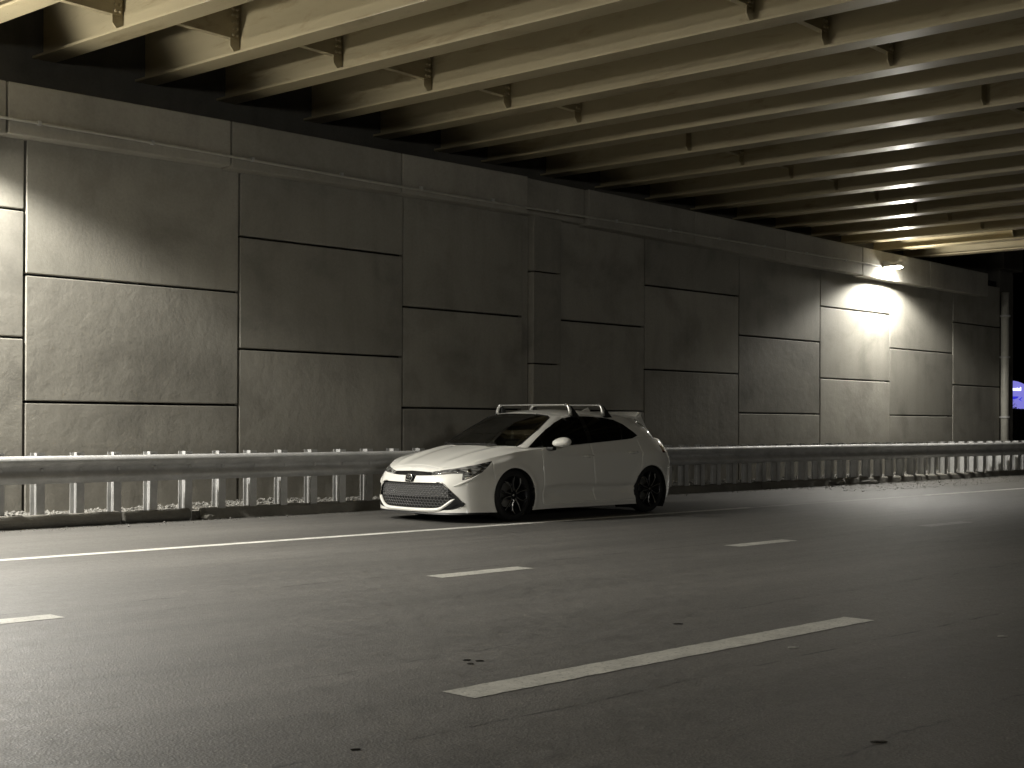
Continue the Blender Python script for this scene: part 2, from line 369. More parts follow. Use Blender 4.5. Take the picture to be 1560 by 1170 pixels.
for i in range(-9, 17):
    gd = empty('girder', (0, 0, 0), parent=bridge)
    yend = Y1 - .022*(i*1.33)
    b = MB(); strip(b, i, yend, Y0, -FL/2, FL/2, 0, .032); b.build('bottom_flange', M['girder'], gd, bevel=.004)
    b = MB(); strip(b, i, yend, Y0, -.008, .008, .032, WEB); b.build('web', M['girder'], gd)
    b = MB(); strip(b, i, yend, Y0, -.15, .15, WEB, WEB+.025); b.build('top_flange', M['girder'], gd)
    if i in (6,) or i < -5: continue
    for row in (0, 1, 2):
        Y = rowY(i, row); p = gpos(i, Y)-OFF
        w = .150
        # stiffener plate, corner clipped above the flange, on the near side of the web
        poly = [(p.x-.009, p.z+.033), (p.x-.07, p.z+.033), (p.x-w, p.z+.125), (p.x-w, p.z+WEB-.001), (p.x-.009, p.z+WEB-.001)]
        MB().prism(poly, 'y', p.y-.009, p.y+.009).build('connection_plate', M['girder'], gd)
        poly = [(p.x+.009, p.z+.033), (p.x+.07, p.z+.033), (p.x+w, p.z+.125), (p.x+w, p.z+WEB-.001), (p.x+.009, p.z+WEB-.001)]
        MB().prism(poly, 'y', p.y-.009, p.y+.009).build('connection_plate', M['girder'], gd)
        if i-1 == 6: pass
        elif i > -6:
            o = gpos(i-1, Y)-OFF; z0 = .215; x0 = o.x+.03; dzz = o.z-p.z
            d = MB()
            xr = p.x-.035
            d.hexa([(x0,p.y-.020,p.z+z0+dzz),(xr,p.y-.020,p.z+z0),(xr,p.y-.011,p.z+z0),(x0,p.y-.011,p.z+z0+dzz),
                    (x0,p.y-.020,p.z+WEB-.15+dzz),(xr,p.y-.020,p.z+WEB-.15),(xr,p.y-.011,p.z+WEB-.15),(x0,p.y-.011,p.z+WEB-.15+dzz)])
            d.hexa([(x0,p.y-.011,p.z+z0+dzz),(xr,p.y-.011,p.z+z0),(xr,p.y+.07,p.z+z0),(x0,p.y+.07,p.z+z0+dzz),
                    (x0,p.y-.011,p.z+z0+.008+dzz),(xr,p.y-.011,p.z+z0+.008),(xr,p.y+.07,p.z+z0+.008),(x0,p.y+.07,p.z+z0+.008+dzz)])
            d.build('diaphragm', M['girder'], gd)
            if row < 2 and i < 11:
                for cx_ in (-.120, -.062):
                    for kz in range(6):
                        z = p.z+.262+kz*.080
                        bo = bpy.data.objects.new('bolt', BOLT); col.objects.link(bo); bo.parent = gd; bo.location = (p.x+cx_, p.y-.020, z)
b = MB()
for i in range(-9, 16):
    pass
p0, p1 = gpos(-9, Y1)-OFF, gpos(16, Y1)-OFF; q0, q1 = gpos(-9, Y0)-OFF, gpos(16, Y0)-OFF
a = .7; zt = WEB+.026
b.hexa([(q0.x-a,q0.y,q0.z+zt),(q1.x+a,q1.y,q1.z+zt),(p1.x+a,p1.y,p1.z+zt),(p0.x-a,p0.y,p0.z+zt),
        (q0.x-a,q0.y,q0.z+zt+.25),(q1.x+a,q1.y,q1.z+zt+.25),(p1.x+a,p1.y,p1.z+zt+.25),(p0.x-a,p0.y,p0.z+zt+.25)])
b.build('deck_slab', M['deck'], bridge)

# ------------------------------------------------------------------ wall lamps, conduit
M['lens'] = NT('lamp_lens').mat
nt = M['lens'].node_tree; bs = nt.nodes['Principled BSDF']; bs.inputs['Emission Color'].default_value = (1, .97, .88, 1); bs.inputs['Emission Strength'].default_value = 420
bs.inputs['Base Color'].default_value = (.8, .8, .75, 1)
M['lampbody'] = plain('lamp_housing', (.35, .34, .31), .45, .3, var=.1)
def wall_lamp(x, z, label, watt, y=15.41, rz=0.0, parts=None):
    t = empty('wall_lamp', (x, y, z), rz); tag(t, label, 'wall lamp', 'wall lamps fixed to the coping' if not rz else None)
    # wedge shaped wall pack: back plate, sloping hood, glass lens underneath
    MB().box(-.17, .17, -.03, 0, -.10, .10).build('back_plate', M['lampbody'], t, bevel=.006)
    hood = [(-.031, .09), (-.10, .085), (-.34, -.005), (-.34, -.035), (-.031, -.035)]
    MB().prism(hood, 'x', -.19, .19).build('housing', M['lampbody'], t, bevel=.012, seg=3)
    MB().prism([(-.06, -.036), (-.31, -.036), (-.28, -.062), (-.09, -.062)], 'x', -.15, .15).build('lens', M['lens'], t, bevel=.006)
    for s in (-1, 1): MB().box(s*.15-.008, s*.15+.008, -.33, -.04, -.05, -.0355).build('rim', M['lampbody'], t)
    for nm, pw, cone, bl, loc_, rx in (('down_light', watt*DOWN, 150, .28, (0, -.40, -.085), 0.0), ('front_light', watt*FRONT, 180, .2, (0, -.42, -.075), FTILT)):
        if rz:
            if nm == 'down_light': continue
            pw, cone, rx = watt, 150, math.radians(80)
        if x > 20: pw = watt*(FRONT_A if nm == 'front_light' else .50)
        L = bpy.data.lights.new(nm, 'SPOT'); L.energy = pw; L.color = (1, .965, .885); L.spot_size = math.radians(cone); L.spot_blend = bl
        L.shadow_soft_size = .07 if not rz else .7
        o = bpy.data.objects.new(nm, L); col.objects.link(o); o.parent = t; o.location = loc_; o.rotation_euler = (-rx, 0, 0)
    return t
DOWN, FRONT, FRONT_A, FTILT = 1.2, .22, .09, math.radians(127)
LW = 1150; OPP = 1900
wall_lamp(27.85, 4.74, 'small glowing wall lamp on the coping at the right end of the conduit', LW)
wall_lamp(5.7, 4.72, 'wall lamp on the coping at the left end of the conduit, beyond the left edge', LW)
wall_lamp(.4, 4.72, 'added fill lamp on the coping, unseen well beyond the left edge', LW*2.1)  # added lamp out of view, for more bounce on girders and wall
pier = empty('added_pier', (-3.5, -17.2, 0)); tag(pier, 'added concrete pier for the fill lamp, unseen behind the camera', 'pier')  # added pier out of view, there only to carry the fill lamp
MB().box(-.6, .6, -.5, .5, -.1, 5.4).build('shaft', M['backwall'], pier, bevel=.02); MB().box(-.8, .8, -.65, .65, 5.401, 5.75).build('cap', M['backwall'], pier, bevel=.02)
wall_lamp(-3.5, 4.72, 'added fill lamp on the added pier, unseen across the road behind the camera', OPP, y=-16.70, rz=PI)  # added lamp, unseen; lifts the wall centre and the car side
cd = empty('conduit', (5.9, 15.385, 4.71)); tag(cd, 'thin grey conduit pipe running along the coping to the lamp', 'conduit')
pts = [(0, 0, 0)]+[(x-5.9, 0, {13: -.03, 16: -.03}.get(x, 0)) for x in (8, 10, 13, 16, 19, 22, 25, 27)]+[(27.52-5.9, 0, -.01)]
MB().tube(pts,   .017, 10).build('pipe', M['pipe'], cd, smooth=True)
x = 6.3
while x < 27.3:
    MB().box(x-5.9-.02, x-5.9+.02, -.020, .024, -.026, .026).build('clamp', M['galv'], cd); x += 1.52

# ------------------------------------------------------------------ guardrail
gr = empty('guardrail', (8, 14.42, 0)); tag(gr, 'galvanised w-beam guardrail on closely spaced steel posts', 'guardrail')
ZT = .80
prof = [(.062, 0), (.040, -.003), (.016, -.018), (.003, -.044), (0, -.066), (.004, -.082), (.036, -.112), (.072, -.132), (.080, -.155), (.072, -.178), (.036, -.198), (.004, -.228), (0, -.244), (.004, -.26), (.030, -.288), (.050, -.298), (.052, -.31)]
def rail(x0, x1, dy):
    n = max(2, int((x1-x0)/.5)); r = random.Random(int(x0*10)); b = MB(); t = .003
    rings = []
    for k in range(n+1):
        x = x0+(x1-x0)*k/n; w = .004*math.sin(x*1.7)+.003*math.sin(x*.63)
        rings.append([(x-8, y+dy+w, ZT+z) for y, z in prof]+[(x-8, y+dy+w+t, ZT+z) for y, z in reversed(prof)])
    vs = [p for R in rings for p in R]; m = len(rings[0])
    b.add(vs, [(i*m+j, (i+1)*m+j, (i+1)*m+(j+1) % m, i*m+(j+1) % m) for i in range(n) for j in range(m)])
    o = b.build('rail', M['galv'], gr, smooth=True)
    return o
xr = -4.1
k = 0
while xr < 55:
    rail(xr, xr+3.81+.10, .0035*(k % 2)); xr += 3.81; k += 1
def post(x):
    b = MB(); zt, zb = .835, -.02; x -= 8
    y0 = .085; d = .15; w = .05
    b.box(x-w, x+w, y0, y0+.007, zb, zt); b.box(x-w, x+w, y0+d-.007, y0+d, zb, zt); b.box(x-.003, x+.003, y0+.0071, y0+d-.0071, zb, zt-.001)
    return b
for k in range(-9, 88):
    x = 7.90+.4765*k
    post(x+random.uniform(-.008, .008)).build('post', M['galv'], gr)
for k in range(-2, 70):
    x = 7.90+.4765*k-8
    MB().tube([(x,.068,ZT-.155),(x,.056,ZT-.155),(x,.052,ZT-.155)], [.024, .021, .010], 8).build('bolt', M['galv'], gr)

# ------------------------------------------------------------------ loose pieces by the kerb
def lump(name, loc, size, label, cat, mat, seed=0, rz=0.0, amp=.25, sub=2):
    import bmesh
    bm = bmesh.new(); bmesh.ops.create_icosphere(bm, subdivisions=sub, radius=1); r = random.Random(seed)
    for v in bm.verts:
        k = 1+r.uniform(-amp, amp); v.co = Vector((v.co.x*size[0]*k, v.co.y*size[1]*k, v.co.z*size[2]*k))
        v.co.z = max(v.co.z, -size[2]*.6)
    me = bpy.data.meshes.new(name); bm.to_mesh(me); bm.free()
    o = link(name, me, mat, loc=(loc[0], loc[1], loc[2]+size[2]*.6)); o.rotation_euler = (0, 0, rz); return tag(o, label, cat)
def log_piece(x0, x1, y, r_, label):
    n = 14; b = MB(); rr = random.Random(int(x0*7))
    b.tube([(x0+(x1-x0)*i/n, y+rr.uniform(-.006, .006), r_*.92+rr.uniform(-.004, .004)) for i in range(n+1)], [r_*rr.uniform(.95, 1.05) for _ in range(n+1)], 16)
    o = b.build('kerb_log', M['kerb'], smooth=False, bevel=.006); return tag(o, label, 'kerb piece', 'broken round kerb pieces')
log_piece(2.2, 5.2, 14.468, .076, 'round concrete kerb piece beyond the left edge of the picture')
log_piece(5.24, 8.36, 14.468, .076, 'long round concrete kerb piece at the left edge under the guardrail')
log_piece(8.42, 9.30, 14.468, .076, 'short round kerb piece with a pale cut end showing')
lump('broken_concrete', (9.52, 14.36, 0), (.10, .07, .05), 'small broken concrete chunk beside the cut end of the kerb piece', 'concrete chunk', M['kerb'], 3)
lump('broken_concrete', (24.2, 14.45, 0), (.34, .12, .07), 'dark broken kerb lump under the rail right of the car', 'concrete chunk', M['kerb'], 5, .1)
lump('broken_concrete', (25.1, 14.28, 0), (.30, .06, .05), 'pale flat kerb fragment lying on the road edge right of the car', 'concrete chunk', M['gravel'], 6, -.2)
M['leaf'] = plain('dead_leaf', (.02, .017, .012), .8)
M['chip'] = plain('pale_chip', (.45, .44, .40), .6)
def leaf(x, y, s, label, mat, rz, hgt=.004):
    o = lump('leaf' if mat is M['leaf'] else 'litter', (x, y, 0), (s*1.25, s*.45, .0045), label, 'leaf' if mat is M['leaf'] else 'litter', mat, int(x*100), rz, .18, 2)
    return o
leaf(4.80, 4.96, .017, 'dark leaf topmost in the cluster of three above the near lane dash', M['leaf'], -.7)
leaf(4.83, 4.90, .019, 'dark leaf lower right in the cluster of three above the near lane dash', M['leaf'], -.5)
leaf(4.74, 4.87, .016, 'dark leaf lower left in the cluster of three above the near lane dash', M['leaf'], -.9)
leaf(6.57, 4.99, .026, 'single dark leaf above the middle of the near lane dash', M['leaf'], -.8)
leaf(3.20, 3.88, .016, 'thin dark leaf near the bottom edge left of centre', M['leaf'], -.6, .01)
leaf(4.66, 2.60, .026, 'dark leaf near the bottom right corner', M['leaf'], -.8, .008)
leaf(6.31, 4.03, .024, 'small pale scrap of litter below the near lane dash', M['chip'], -.8, .004)
leaf(7.49, 3.42, .024, 'small pale scrap of litter near the right edge of the road', M['chip'], -.8, .004)

# ------------------------------------------------------------------ lit sign beyond the wall
def emis(name, c, s):
    m = NT(name); m.b.inputs['Base Color'].default_value = (*[x*.5 for x in c], 1); m.b.inputs['Emission Color'].default_value = (*c, 1); m.b.inputs['Emission Strength'].default_value = s; return m.mat
M['sign_face'] = emis('sign_face', (.20, .19, .62), .75); M['sign_text'] = emis('sign_text', (.9, .95, 1), 1.6); M['sign_blue'] = emis('sign_blue', (.03, .03, .55), .8)
def solve(px, py, D):   # point at distance D along the sight line
    d = fw+r2*((px-780)/F)-u2*((py-CY)/F); return Vector((0, 0, H))+d*D
S0 = solve(1539, 600, 70)
sg = empty('lit_sign', (S0.x, S0.y, 0)); sg.rotation_euler = (0, 0, -YAW); tag(sg, 'lit violet arched dental sign beyond the right end of the wall', 'sign')
zc = S0.z; hw = 1.0
arch = [(-hw, zc-.75)]+[(hw*math.sin(a), zc+.05+.62*math.cos(a)) for a in np.linspace(-PI/2, PI/2, 17)]+[(hw, zc-.75)]
MB().prism(arch, 'y', 0, .25).build('sign_panel', M['sign_face'], sg)
MB().prism([(-.10, zc-.13), (.42, zc-.13), (.36, zc-.22), (.18, zc-.28), (-.02, zc-.22)], 'y', -.03, -.005).build('swoosh', M['sign_blue'], sg)
MB().prism([(.42, zc-.28), (.60, zc-.16), (.60, zc-.20), (.50, zc-.28), (.60, zc-.38)], 'y', -.03, -.005).build('swoosh', M['sign_blue'], sg)
tc = bpy.data.curves.new('lettering', 'FONT'); tc.body = 'Dental'; tc.size = .245; tc.extrude = .015; tc.align_x = 'LEFT'; tc.offset = .006
to = bpy.data.objects.new('lettering', tc); col.objects.link(to)
dg = bpy.context.evaluated_depsgraph_get(); me = bpy.data.meshes.new_from_object(to.evaluated_get(dg)); bpy.data.objects.remove(to)
lo = link('lettering', me, M['sign_text'], sg); lo.location = (-.12, -.03, zc+.17); lo.rotation_euler = (PI/2, 0, 0)
for s in (-1, 1): MB().box(s*.7-.1, s*.7+.1, .03, .22, 0, zc-.755).build('post', M['black'], sg)
M['foliage'] = plain('dark_foliage', (.04, .06, .025), .8, var=.4, vs=5)
def shrub(px, D, h, w, label, seed):
    p = solve(px, 640, D); r = random.Random(seed); t = empty('shrub', (p.x, p.y, 0)); tag(t, label, 'shrub')
    b = MB()
    for i in range(900):
        a = r.random()*6.28; rr = w*math.sqrt(r.random()); z = h*(.15+.85*r.random()**.8)*(1-.3*(rr/w)**2)*(1+.15*math.sin(a*3+seed)); s = r.uniform(.05, .11)
        c = Vector((rr*math.cos(a), rr*math.sin(a), z)); u = Vector((r.uniform(-1,1), r.uniform(-1,1), r.uniform(-1,1))).normalized()*s; v = Vector((r.uniform(-1,1), r.uniform(-1,1), r.uniform(-1,1))).normalized()*s
        b.add([c-u, c-v*.6, c+u, c+v*.6], [(0,1,2,3)])
    b.build('crown', M['foliage'], t, fix=False)
    b = MB()
    for k in range(5): b.tube([(0,0,0),(r.uniform(-.3,.3)*w,r.uniform(-.3,.3)*w,h*.6)], [.04,.015], 6)
    b.build('stem', M['leaf'], t)
shrub(1538, 66, 2.35, .55, 'dark shrub in front of the left foot of the lit sign', 1)
shrub(1556, 65, 1.75, 1.4, 'low dark hedge in front of the lit sign', 2)

# ================================================================== the car
# space: x back from the front axle, y across (near side negative), z up
def cr(P, n):
    P = np.asarray(P, float); Q = np.vstack([2*P[0]-P[1], P, 2*P[-1]-P[-2]]); out = []
    for i in range(1, len(Q)-2):
        t = np.linspace(0, 1, n, endpoint=False)[:, None]; a, b, c, d = Q[i-1], Q[i], Q[i+1], Q[i+2]
        out.append(.5*((2*b)+(-a+c)*t+(2*a-5*b+4*c-d)*t*t+(-a+3*b-3*c+d)*t**3))
    out.append(Q[-2][None]); return np.vstack(out)
MID = [(-.935,0),(-.925,.22),(-.895,.44),(-.83,.62),(-.70,.765),(-.52,.84),(-.30,.875),(0,.893),(.5,.884),(1.3,.882),(2.1,.888),(2.64,.897),(2.95,.872),(3.18,.79),(3.34,.64),(3.42,.38),(3.44,0)]
BOT = [(-.915,0),(-.905,.22),(-.88,.44),(-.82,.63),(-.71,.775),(-.53,.85),(-.30,.880),(0,.885),(.5,.872),(1.3,.868),(2.1,.872),(2.64,.885),(2.93,.86),(3.15,.77),(3.30,.61),(3.37,.36),(3.39,0)]
TOP = [(-.86,0),(-.845,.22),(-.79,.42),(-.70,.575),(-.56,.70),(-.38,.765),(-.15,.80),(.10,.818),(.5,.822),(1.3,.815),(2.1,.79),(2.64,.765),(2.95,.71),(3.15,.63),(3.28,.50),(3.35,.28),(3.37,0)]
ZT_ = [.635,.637,.648,.672,.715,.760,.800,.840,.875,.925,.975,1.01,1.0,.975,.95,.93,.925]
ZB_ = [.125,.125,.125,.127,.13,.13,.125,.12,.13,.13,.13,.13,.17,.19,.20,.20,.20]
NT_ = 60
CX = [-.90,-.86,-.78,-.6,-.3,0,.2,.5,1.5,2.6,3.0,3.3,3.37]
CZ = [.635,.650,.690,.755,.835,.895,.925,.95,.98,1.02,1.02,.965,.925]
GB = [(.12,0),(.14,.25),(.18,.48),(.26,.655),(.36,.745),(.60,.775),(1.0,.785),(1.5,.785),(2.0,.775),(2.45,.755),(2.80,.715),(3.02,.63),(3.15,.45),(3.20,.22),(3.22,0)]
GT = [(.93,0),(.935,.2),(.955,.38),(.99,.505),(1.06,.575),(1.16,.60),(1.35,.615),(1.6,.62),(1.9,.615),(2.2,.605),(2.5,.585),(2.68,.545),(2.78,.43),(2.82,.22),(2.83,0)]
GBz = [.90,.90,.90,.895,.885,.89,.915,.935,.96,.985,1.0,.99,.965,.95,.95]
GTz = [1.325,1.322,1.312,1.298,1.286,1.288,1.302,1.310,1.306,1.296,1.275,1.262,1.262,1.268,1.27]
def c1(Z): return cr([(z, 0) for z in Z], NT_)[:, 0]
mid, bot, top = cr(MID, NT_), cr(BOT, NT_), cr(TOP, NT_); zt, zb = c1(ZT_), c1(ZB_)
gb, gt, gbz, gtz = cr(GB, NT_), cr(GT, NT_), c1(GBz), c1(GTz)
KK = np.arange(len(mid)); dS = np.r_[0, np.cumsum(np.hypot(*np.diff(mid, axis=0).T))]
KG = np.arange(len(gb)); dG = np.r_[0, np.cumsum(np.hypot(*np.diff(gb, axis=0).T))]+np.r_[0, np.cumsum(np.hypot(*np.diff(gt, axis=0).T))]
def gs(x, c, s): return np.exp(-((x-c)/s)**2)
def side_zr(s):
    k = np.interp(s, dS, KK); return np.interp(k, KK, zb), np.interp(k, KK, zt)
def side_eval(s, v):
    s, v = np.asarray(s, float), np.asarray(v, float); k = np.interp(s, dS, KK)
    I = lambda A: np.interp(k, KK, A)
    w = np.where(v < .5, 1-(1-v/.5)**2, 1.0); hip = np.clip((v-.5)/.5, 0, 1)**2.2
    x = (I(bot[:, 0])*(1-w)+I(mid[:, 0])*w)*(1-hip)+I(top[:, 0])*hip
    y = (I(bot[:, 1])*(1-w)+I(mid[:, 1])*w)*(1-hip)+I(top[:, 1])*hip
    z = I(zb)+(I(zt)-I(zb))*v
    sd = 1/(1+np.exp(-(x-.55)/.05))/(1+np.exp((x-2.3)/.05))
    # scooped lower doors: two shallow hollows that rise towards the rear
    y = y-sd*.030*gs(z, .335+.03*(x-1.3), .075)+sd*.014*gs(z, .19, .045)+sd*.006*gs(z, .75+.03*x, .045)
    y = y+.012*sd*np.tanh((z-(.405+.02*np.sin((x-.55)*3.4)))/.018)*gs(z, .40, .10)
    for xc in (0, 2.64):
        r = np.hypot(x-xc, z-.30); y = y+.012*np.exp(-((r-.375)/.045)**2)*(np.abs(x-xc) < .65)*np.clip((y-.7)/.1, 0, 1)
    # shoulder crease over the front arch, haunch over the rear one
    y = y+.020*gs(x, -.10, .20)*gs(z, .735+.20*(x+.1), .035)+.014*gs(x, 2.75, .30)*gs(z, .80, .06)
    return x, y, z
CXZ = cr(list(zip(CX, CZ)), 12)
def top_eval(s, r):
    k = np.interp(s, dS, KK); X = np.interp(k, KK, top[:, 0]); Y = np.interp(k, KK, top[:, 1]); Z = np.interp(k, KK, zt)
    c = np.interp(X, CXZ[:, 0], CXZ[:, 1]); h = 1-(1-r)**2.2; yy = Y*(1-r); z = Z+(c-Z)*h
    hood = (X < .35)*np.clip((X+.84)/.3, 0, 1)
    z = z+hood*(.012*gs(yy, .50+.1*X, .07)-.009*gs(yy, .34+.08*X, .08))-.006*gs(X, -.795, .006)
    return X+0*r, yy, z
def gh_eval(s, v):
    k = np.interp(s, dG, KG); I = lambda A: np.interp(k, KG, A)
    x = I(gb[:, 0])*(1-v)+I(gt[:, 0])*v; y = I(gb[:, 1])*(1-v)+I(gt[:, 1])*v; z = I(gbz)*(1-v)+I(gtz)*v
    b = 4*v*(1-v); sd = np.clip((I(gb[:, 1])-.3)/.4, 0, 1)
    return x-b*.02*(1-sd)*(x < 1.2)+b*.05*(1-sd)*(x > 2), y+b*.03*sd, z+b*.035*(1-sd)
def roof_eval(s, r):
    k = np.interp(s, dG, KG); X = np.interp(k, KG, gt[:, 0]); Y = np.interp(k, KG, gt[:, 1]); Z = np.interp(k, KG, gtz)
    c = np.interp(X, [.93,1.0,1.2,1.5,1.8,2.2,2.6,2.83], [1.325,1.338,1.362,1.378,1.378,1.362,1.315,1.27]); h = 1-(1-r)**2.5
    return X+0*r, Y*(1-r), Z+(c-Z)*h

def inside(P, u, w):
    P = np.asarray(P); r = np.zeros(u.shape, bool); n = len(P)
    for i in range(n):
        (x1, y1), (x2, y2) = P[i], P[(i+1) % n]
        if y1 == y2: continue
        c = ((y1 > w) != (y2 > w)) & (u < (x2-x1)*(w-y1)/(y2-y1)+x1); r ^= c
    return r
def snap(polys, u, w, tu, closed=True):
    """move grid points that lie near a polygon edge onto it"""
    u, w = u.copy(), w.copy(); best = np.full(u.shape, 1e9); bu, bw = u.copy(), w.copy()
    for P in polys:
        P = list(P); n = len(P)
        for i in range(n if closed else n-1):
            a, b = np.array(P[i]), np.array(P[(i+1) % n]); d = b-a; L2 = d@d
            if L2 == 0: continue
            t = np.clip(((u-a[0])*d[0]+(w-a[1])*d[1])/L2, 0, 1); qx, qy = a[0]+t*d[0], a[1]+t*d[1]
            e = np.hypot(u-qx, w-qy); m = e < best; best = np.where(m, e, best); bu = np.where(m, qx, bu); bw = np.where(m, qy, bw)
    m = best < tu; return np.where(m, bu, u), np.where(m, bw, w), m

car = empty('hatchback_car', (12.06, 12.515, 0))
tag(car, 'white lowered hatchback parked on the shoulder with silver roof racks and black wheels', 'car')
def paintm():
    m = NT('pearl_white_paint'); m.b.inputs['Base Color'].default_value = (.76, .75, .70, 1); m.b.inputs['Roughness'].default_value = .42
    m.b.inputs['Coat Weight'].default_value = .9; m.b.inputs['Coat Roughness'].default_value = .06; m.b.inputs['Specular IOR Level'].default_value = .45
    n = m.noise(m.coord(), 3.0, 4); r = m.ramp(n, 'Fac', [(.3, .5), (.7, .38)]); m.l.new(r.outputs[0], m.b.inputs['Roughness'])
    return m.mat
M['body'] = paintm()
M['gloss_black'] = plain('gloss_black', (.010, .010, .010), .12, coat=.3)
M['tint'] = plain('tinted_glass', (.003, .003, .003), .05, spec=.22)
M['rubber'] = plain('tyre_rubber', (.010, .010, .010), .75, var=.2, vs=30)
M['rim'] = plain('dark_rim', (.020, .020, .022), .35, .6)
M['rim_edge'] = plain('machined_edge', (.55, .55, .53), .30, .9)
M['chrome'] = plain('chrome', (.70, .70, .68), .12, 1.0)
M['lens_dark'] = plain('headlight_interior', (.10, .10, .10), .20, .4, coat=1)
M['mesh'] = plain('grille_mesh', (.12, .12, .12), .35, .3, coat=.3)
M['seat'] = plain('seat_fabric', (.02, .02, .02), .9)
M['red'] = plain('tail_lens', (.07, .004, .004), .1, coat=.6)
def glassm():
    m = NT('windscreen_glass'); tr = m.node('ShaderNodeBsdfTransparent'); tr.inputs['Color'].default_value = (.20, .21, .20, 1)
    gl = m.node('ShaderNodeBsdfGlossy'); gl.inputs['Roughness'].default_value = .02; gl.inputs['Color'].default_value = (.8, .8, .8, 1)
    fr = m.node('ShaderNodeFresnel'); fr.inputs['IOR'].default_value = 1.45
    mx = m.node('ShaderNodeMixShader'); fm = m.node('ShaderNodeMath', operation='MULTIPLY'); fm.inputs[1].default_value = .5; m.l.new(fr.outputs[0], fm.inputs[0]); m.l.new(fm.outputs[0], mx.inputs[0]); m.l.new(tr.outputs[0], mx.inputs[1]); m.l.new(gl.outputs[0], mx.inputs[2])
    m.l.new(mx.outputs[0], m.n['Material Output'].inputs['Surface']); return m.mat
M['glass'] = glassm()

def emit_mesh(name, X, Y, Z, keep, mats, sides=(-1, 1), parent=None, smooth=True):
    """keep: (nu-1, nv-1) bool of quads; X,Y,Z grids; both car sides in one mesh"""
    nu, nv = X.shape; vs = []; fs = []
    ii, jj = np.where(keep)
    quad = np.stack([ii*nv+jj, (ii+1)*nv+jj, (ii+1)*nv+jj+1, ii*nv+jj+1], 1)
    used, invx = np.unique(quad, return_inverse=True); invx = invx.reshape(quad.shape)
    V = np.stack([X.ravel()[used], Y.ravel()[used], Z.ravel()[used]], 1)
    for sg in sides:
        n = sum(len(a) for a in vs); W_ = V.copy(); W_[:, 1] *= sg; vs.append(W_)
        fq = invx+n; fs.append(fq if sg > 0 else fq[:, ::-1])
    V = np.vstack(vs); Fq = np.vstack(fs); me = bpy.data.meshes.new(name); me.from_pydata(V.tolist(), [], Fq.tolist())
    me.validate(); 
    import bmesh
    bm = bmesh.new(); bm.from_mesh(me); bmesh.ops.remove_doubles(bm, verts=bm.verts, dist=.0004); bmesh.ops.dissolve_degenerate(bm, dist=.0002, edges=bm.edges); bm.to_mesh(me); bm.free()
    return link(name, me, mats, parent or car, smooth=smooth)
def cell(A): return .25*(A[:-1, :-1]+A[1:, :-1]+A[1:, 1:]+A[:-1, 1:])

# --- body side wall -------------------------------------------------
HL = [(.33,.603),(.50,.630),(.672,.655),(.90,.694),(1.127,.737),(1.10,.690),(1.027,.612),(.96,.572),(.89,.542),(.772,.513),(.763,.589),(.618,.585),(.354,.562)]
BAND = [(-.01,.614),(.33,.603),(.354,.562),(.20,.557),(.095,.556),(.075,.478),(-.01,.475)]
GR = [(-.01,.474),(.47,.478),(.535,.470),(.62,.405),(.815,.232),(.80,.200),(.66,.165),(.50,.150),(-.01,.148)]
s_l = np.unique(np.concatenate([np.arange(0, 1.35, .006), np.arange(1.35, 4.4, .011), np.arange(4.4, dS[-1], .010), [dS[-1]]])); s_l[0] = 0
v_l = np.linspace(0, 1, 110)
S, V = np.meshgrid(s_l, v_l, indexing='ij'); z0, z1 = side_zr(S); Zp = z0+(z1-z0)*V
xs_, ys_, zs_ = side_eval(S, V)
def s_at(x): # arc length where the side has this x (long straight part)
    k = np.interp(x, mid[NT_*4:NT_*14, 0], KK[NT_*4:NT_*14]); return float(np.interp(k, KK, dS))
DF, DM, DR = s_at(.515), s_at(1.50), s_at(2.42)
SEAM = [[(1.118,.735),(1.16,.68),(1.21,.56),(1.19,.24)], [(DF,.195),(DF+.01,.5),(DF+.01,.86)], [(DM,.195),(DM-.03,.93)], [(DR-.13,.195),(DR-.13,.34),(DR,.62),(DR+.06,.80),(DR+.03,.99)], [(DF,.195),(DR-.13,.195)], [(4.62,.60),(4.95,.60),(5.7,.60)]]
S2, Z2, _ = snap([HL, BAND, GR], S, Zp, .0032)
S3, Z3, onseam = snap(SEAM, S2, Z2, .0058, closed=False)
a0, a1 = side_zr(S3); V3 = np.clip((Z3-a0)/(a1-a0), 0, 1)
S3[0, :] = 0; S3[-1, :] = dS[-1]
X, Y, Z = side_eval(S3, V3)
edge = (np.arange(X.shape[0])[:, None] > 0)*(np.arange(X.shape[1])[None, :] > 0)*(np.arange(X.shape[1])[None, :] < X.shape[1]-1)
nx = onseam*edge
Y = Y-.011*nx*np.clip(Y/.5, 0, 1)
# wheel arches: drop the faces inside, pull the rim onto a true circle
RA = .352
keep = np.ones((X.shape[0]-1, X.shape[1]-1), bool)
for xc, ra, zc_ in ((0, .352, .298), (2.64, .352, .285)):
    d = np.hypot(X-xc, Z-zc_); ins = d < ra
    allin = ins[:-1, :-1] & ins[1:, :-1] & ins[1:, 1:] & ins[:-1, 1:] & (cell(Y) > .5)
    keep &= ~allin
    m = ins & (Y > .5); f = ra/np.maximum(d, 1e-6); X = np.where(m, xc+(X-xc)*f, X); Z = np.where(m, zc_+(Z-zc_)*f, Z)
    Z = np.where(m & (Z < .122), .122, Z)
Sc, Zc, Xc, Yc = cell(S3), cell(Z3), cell(X), cell(Y)
inHL, inBD, inGR = inside(HL, Sc, Zc), inside(BAND, Sc, Zc), inside(GR, Sc, Zc)
seam_s = lambda P: np.interp(Zc, [p[1] for p in sorted(P, key=lambda t: t[1])], [p[0] for p in sorted(P, key=lambda t: t[1])])
body = keep & ~inHL & ~inBD & ~inGR
bump_f = body & (Sc < seam_s(SEAM[0]))
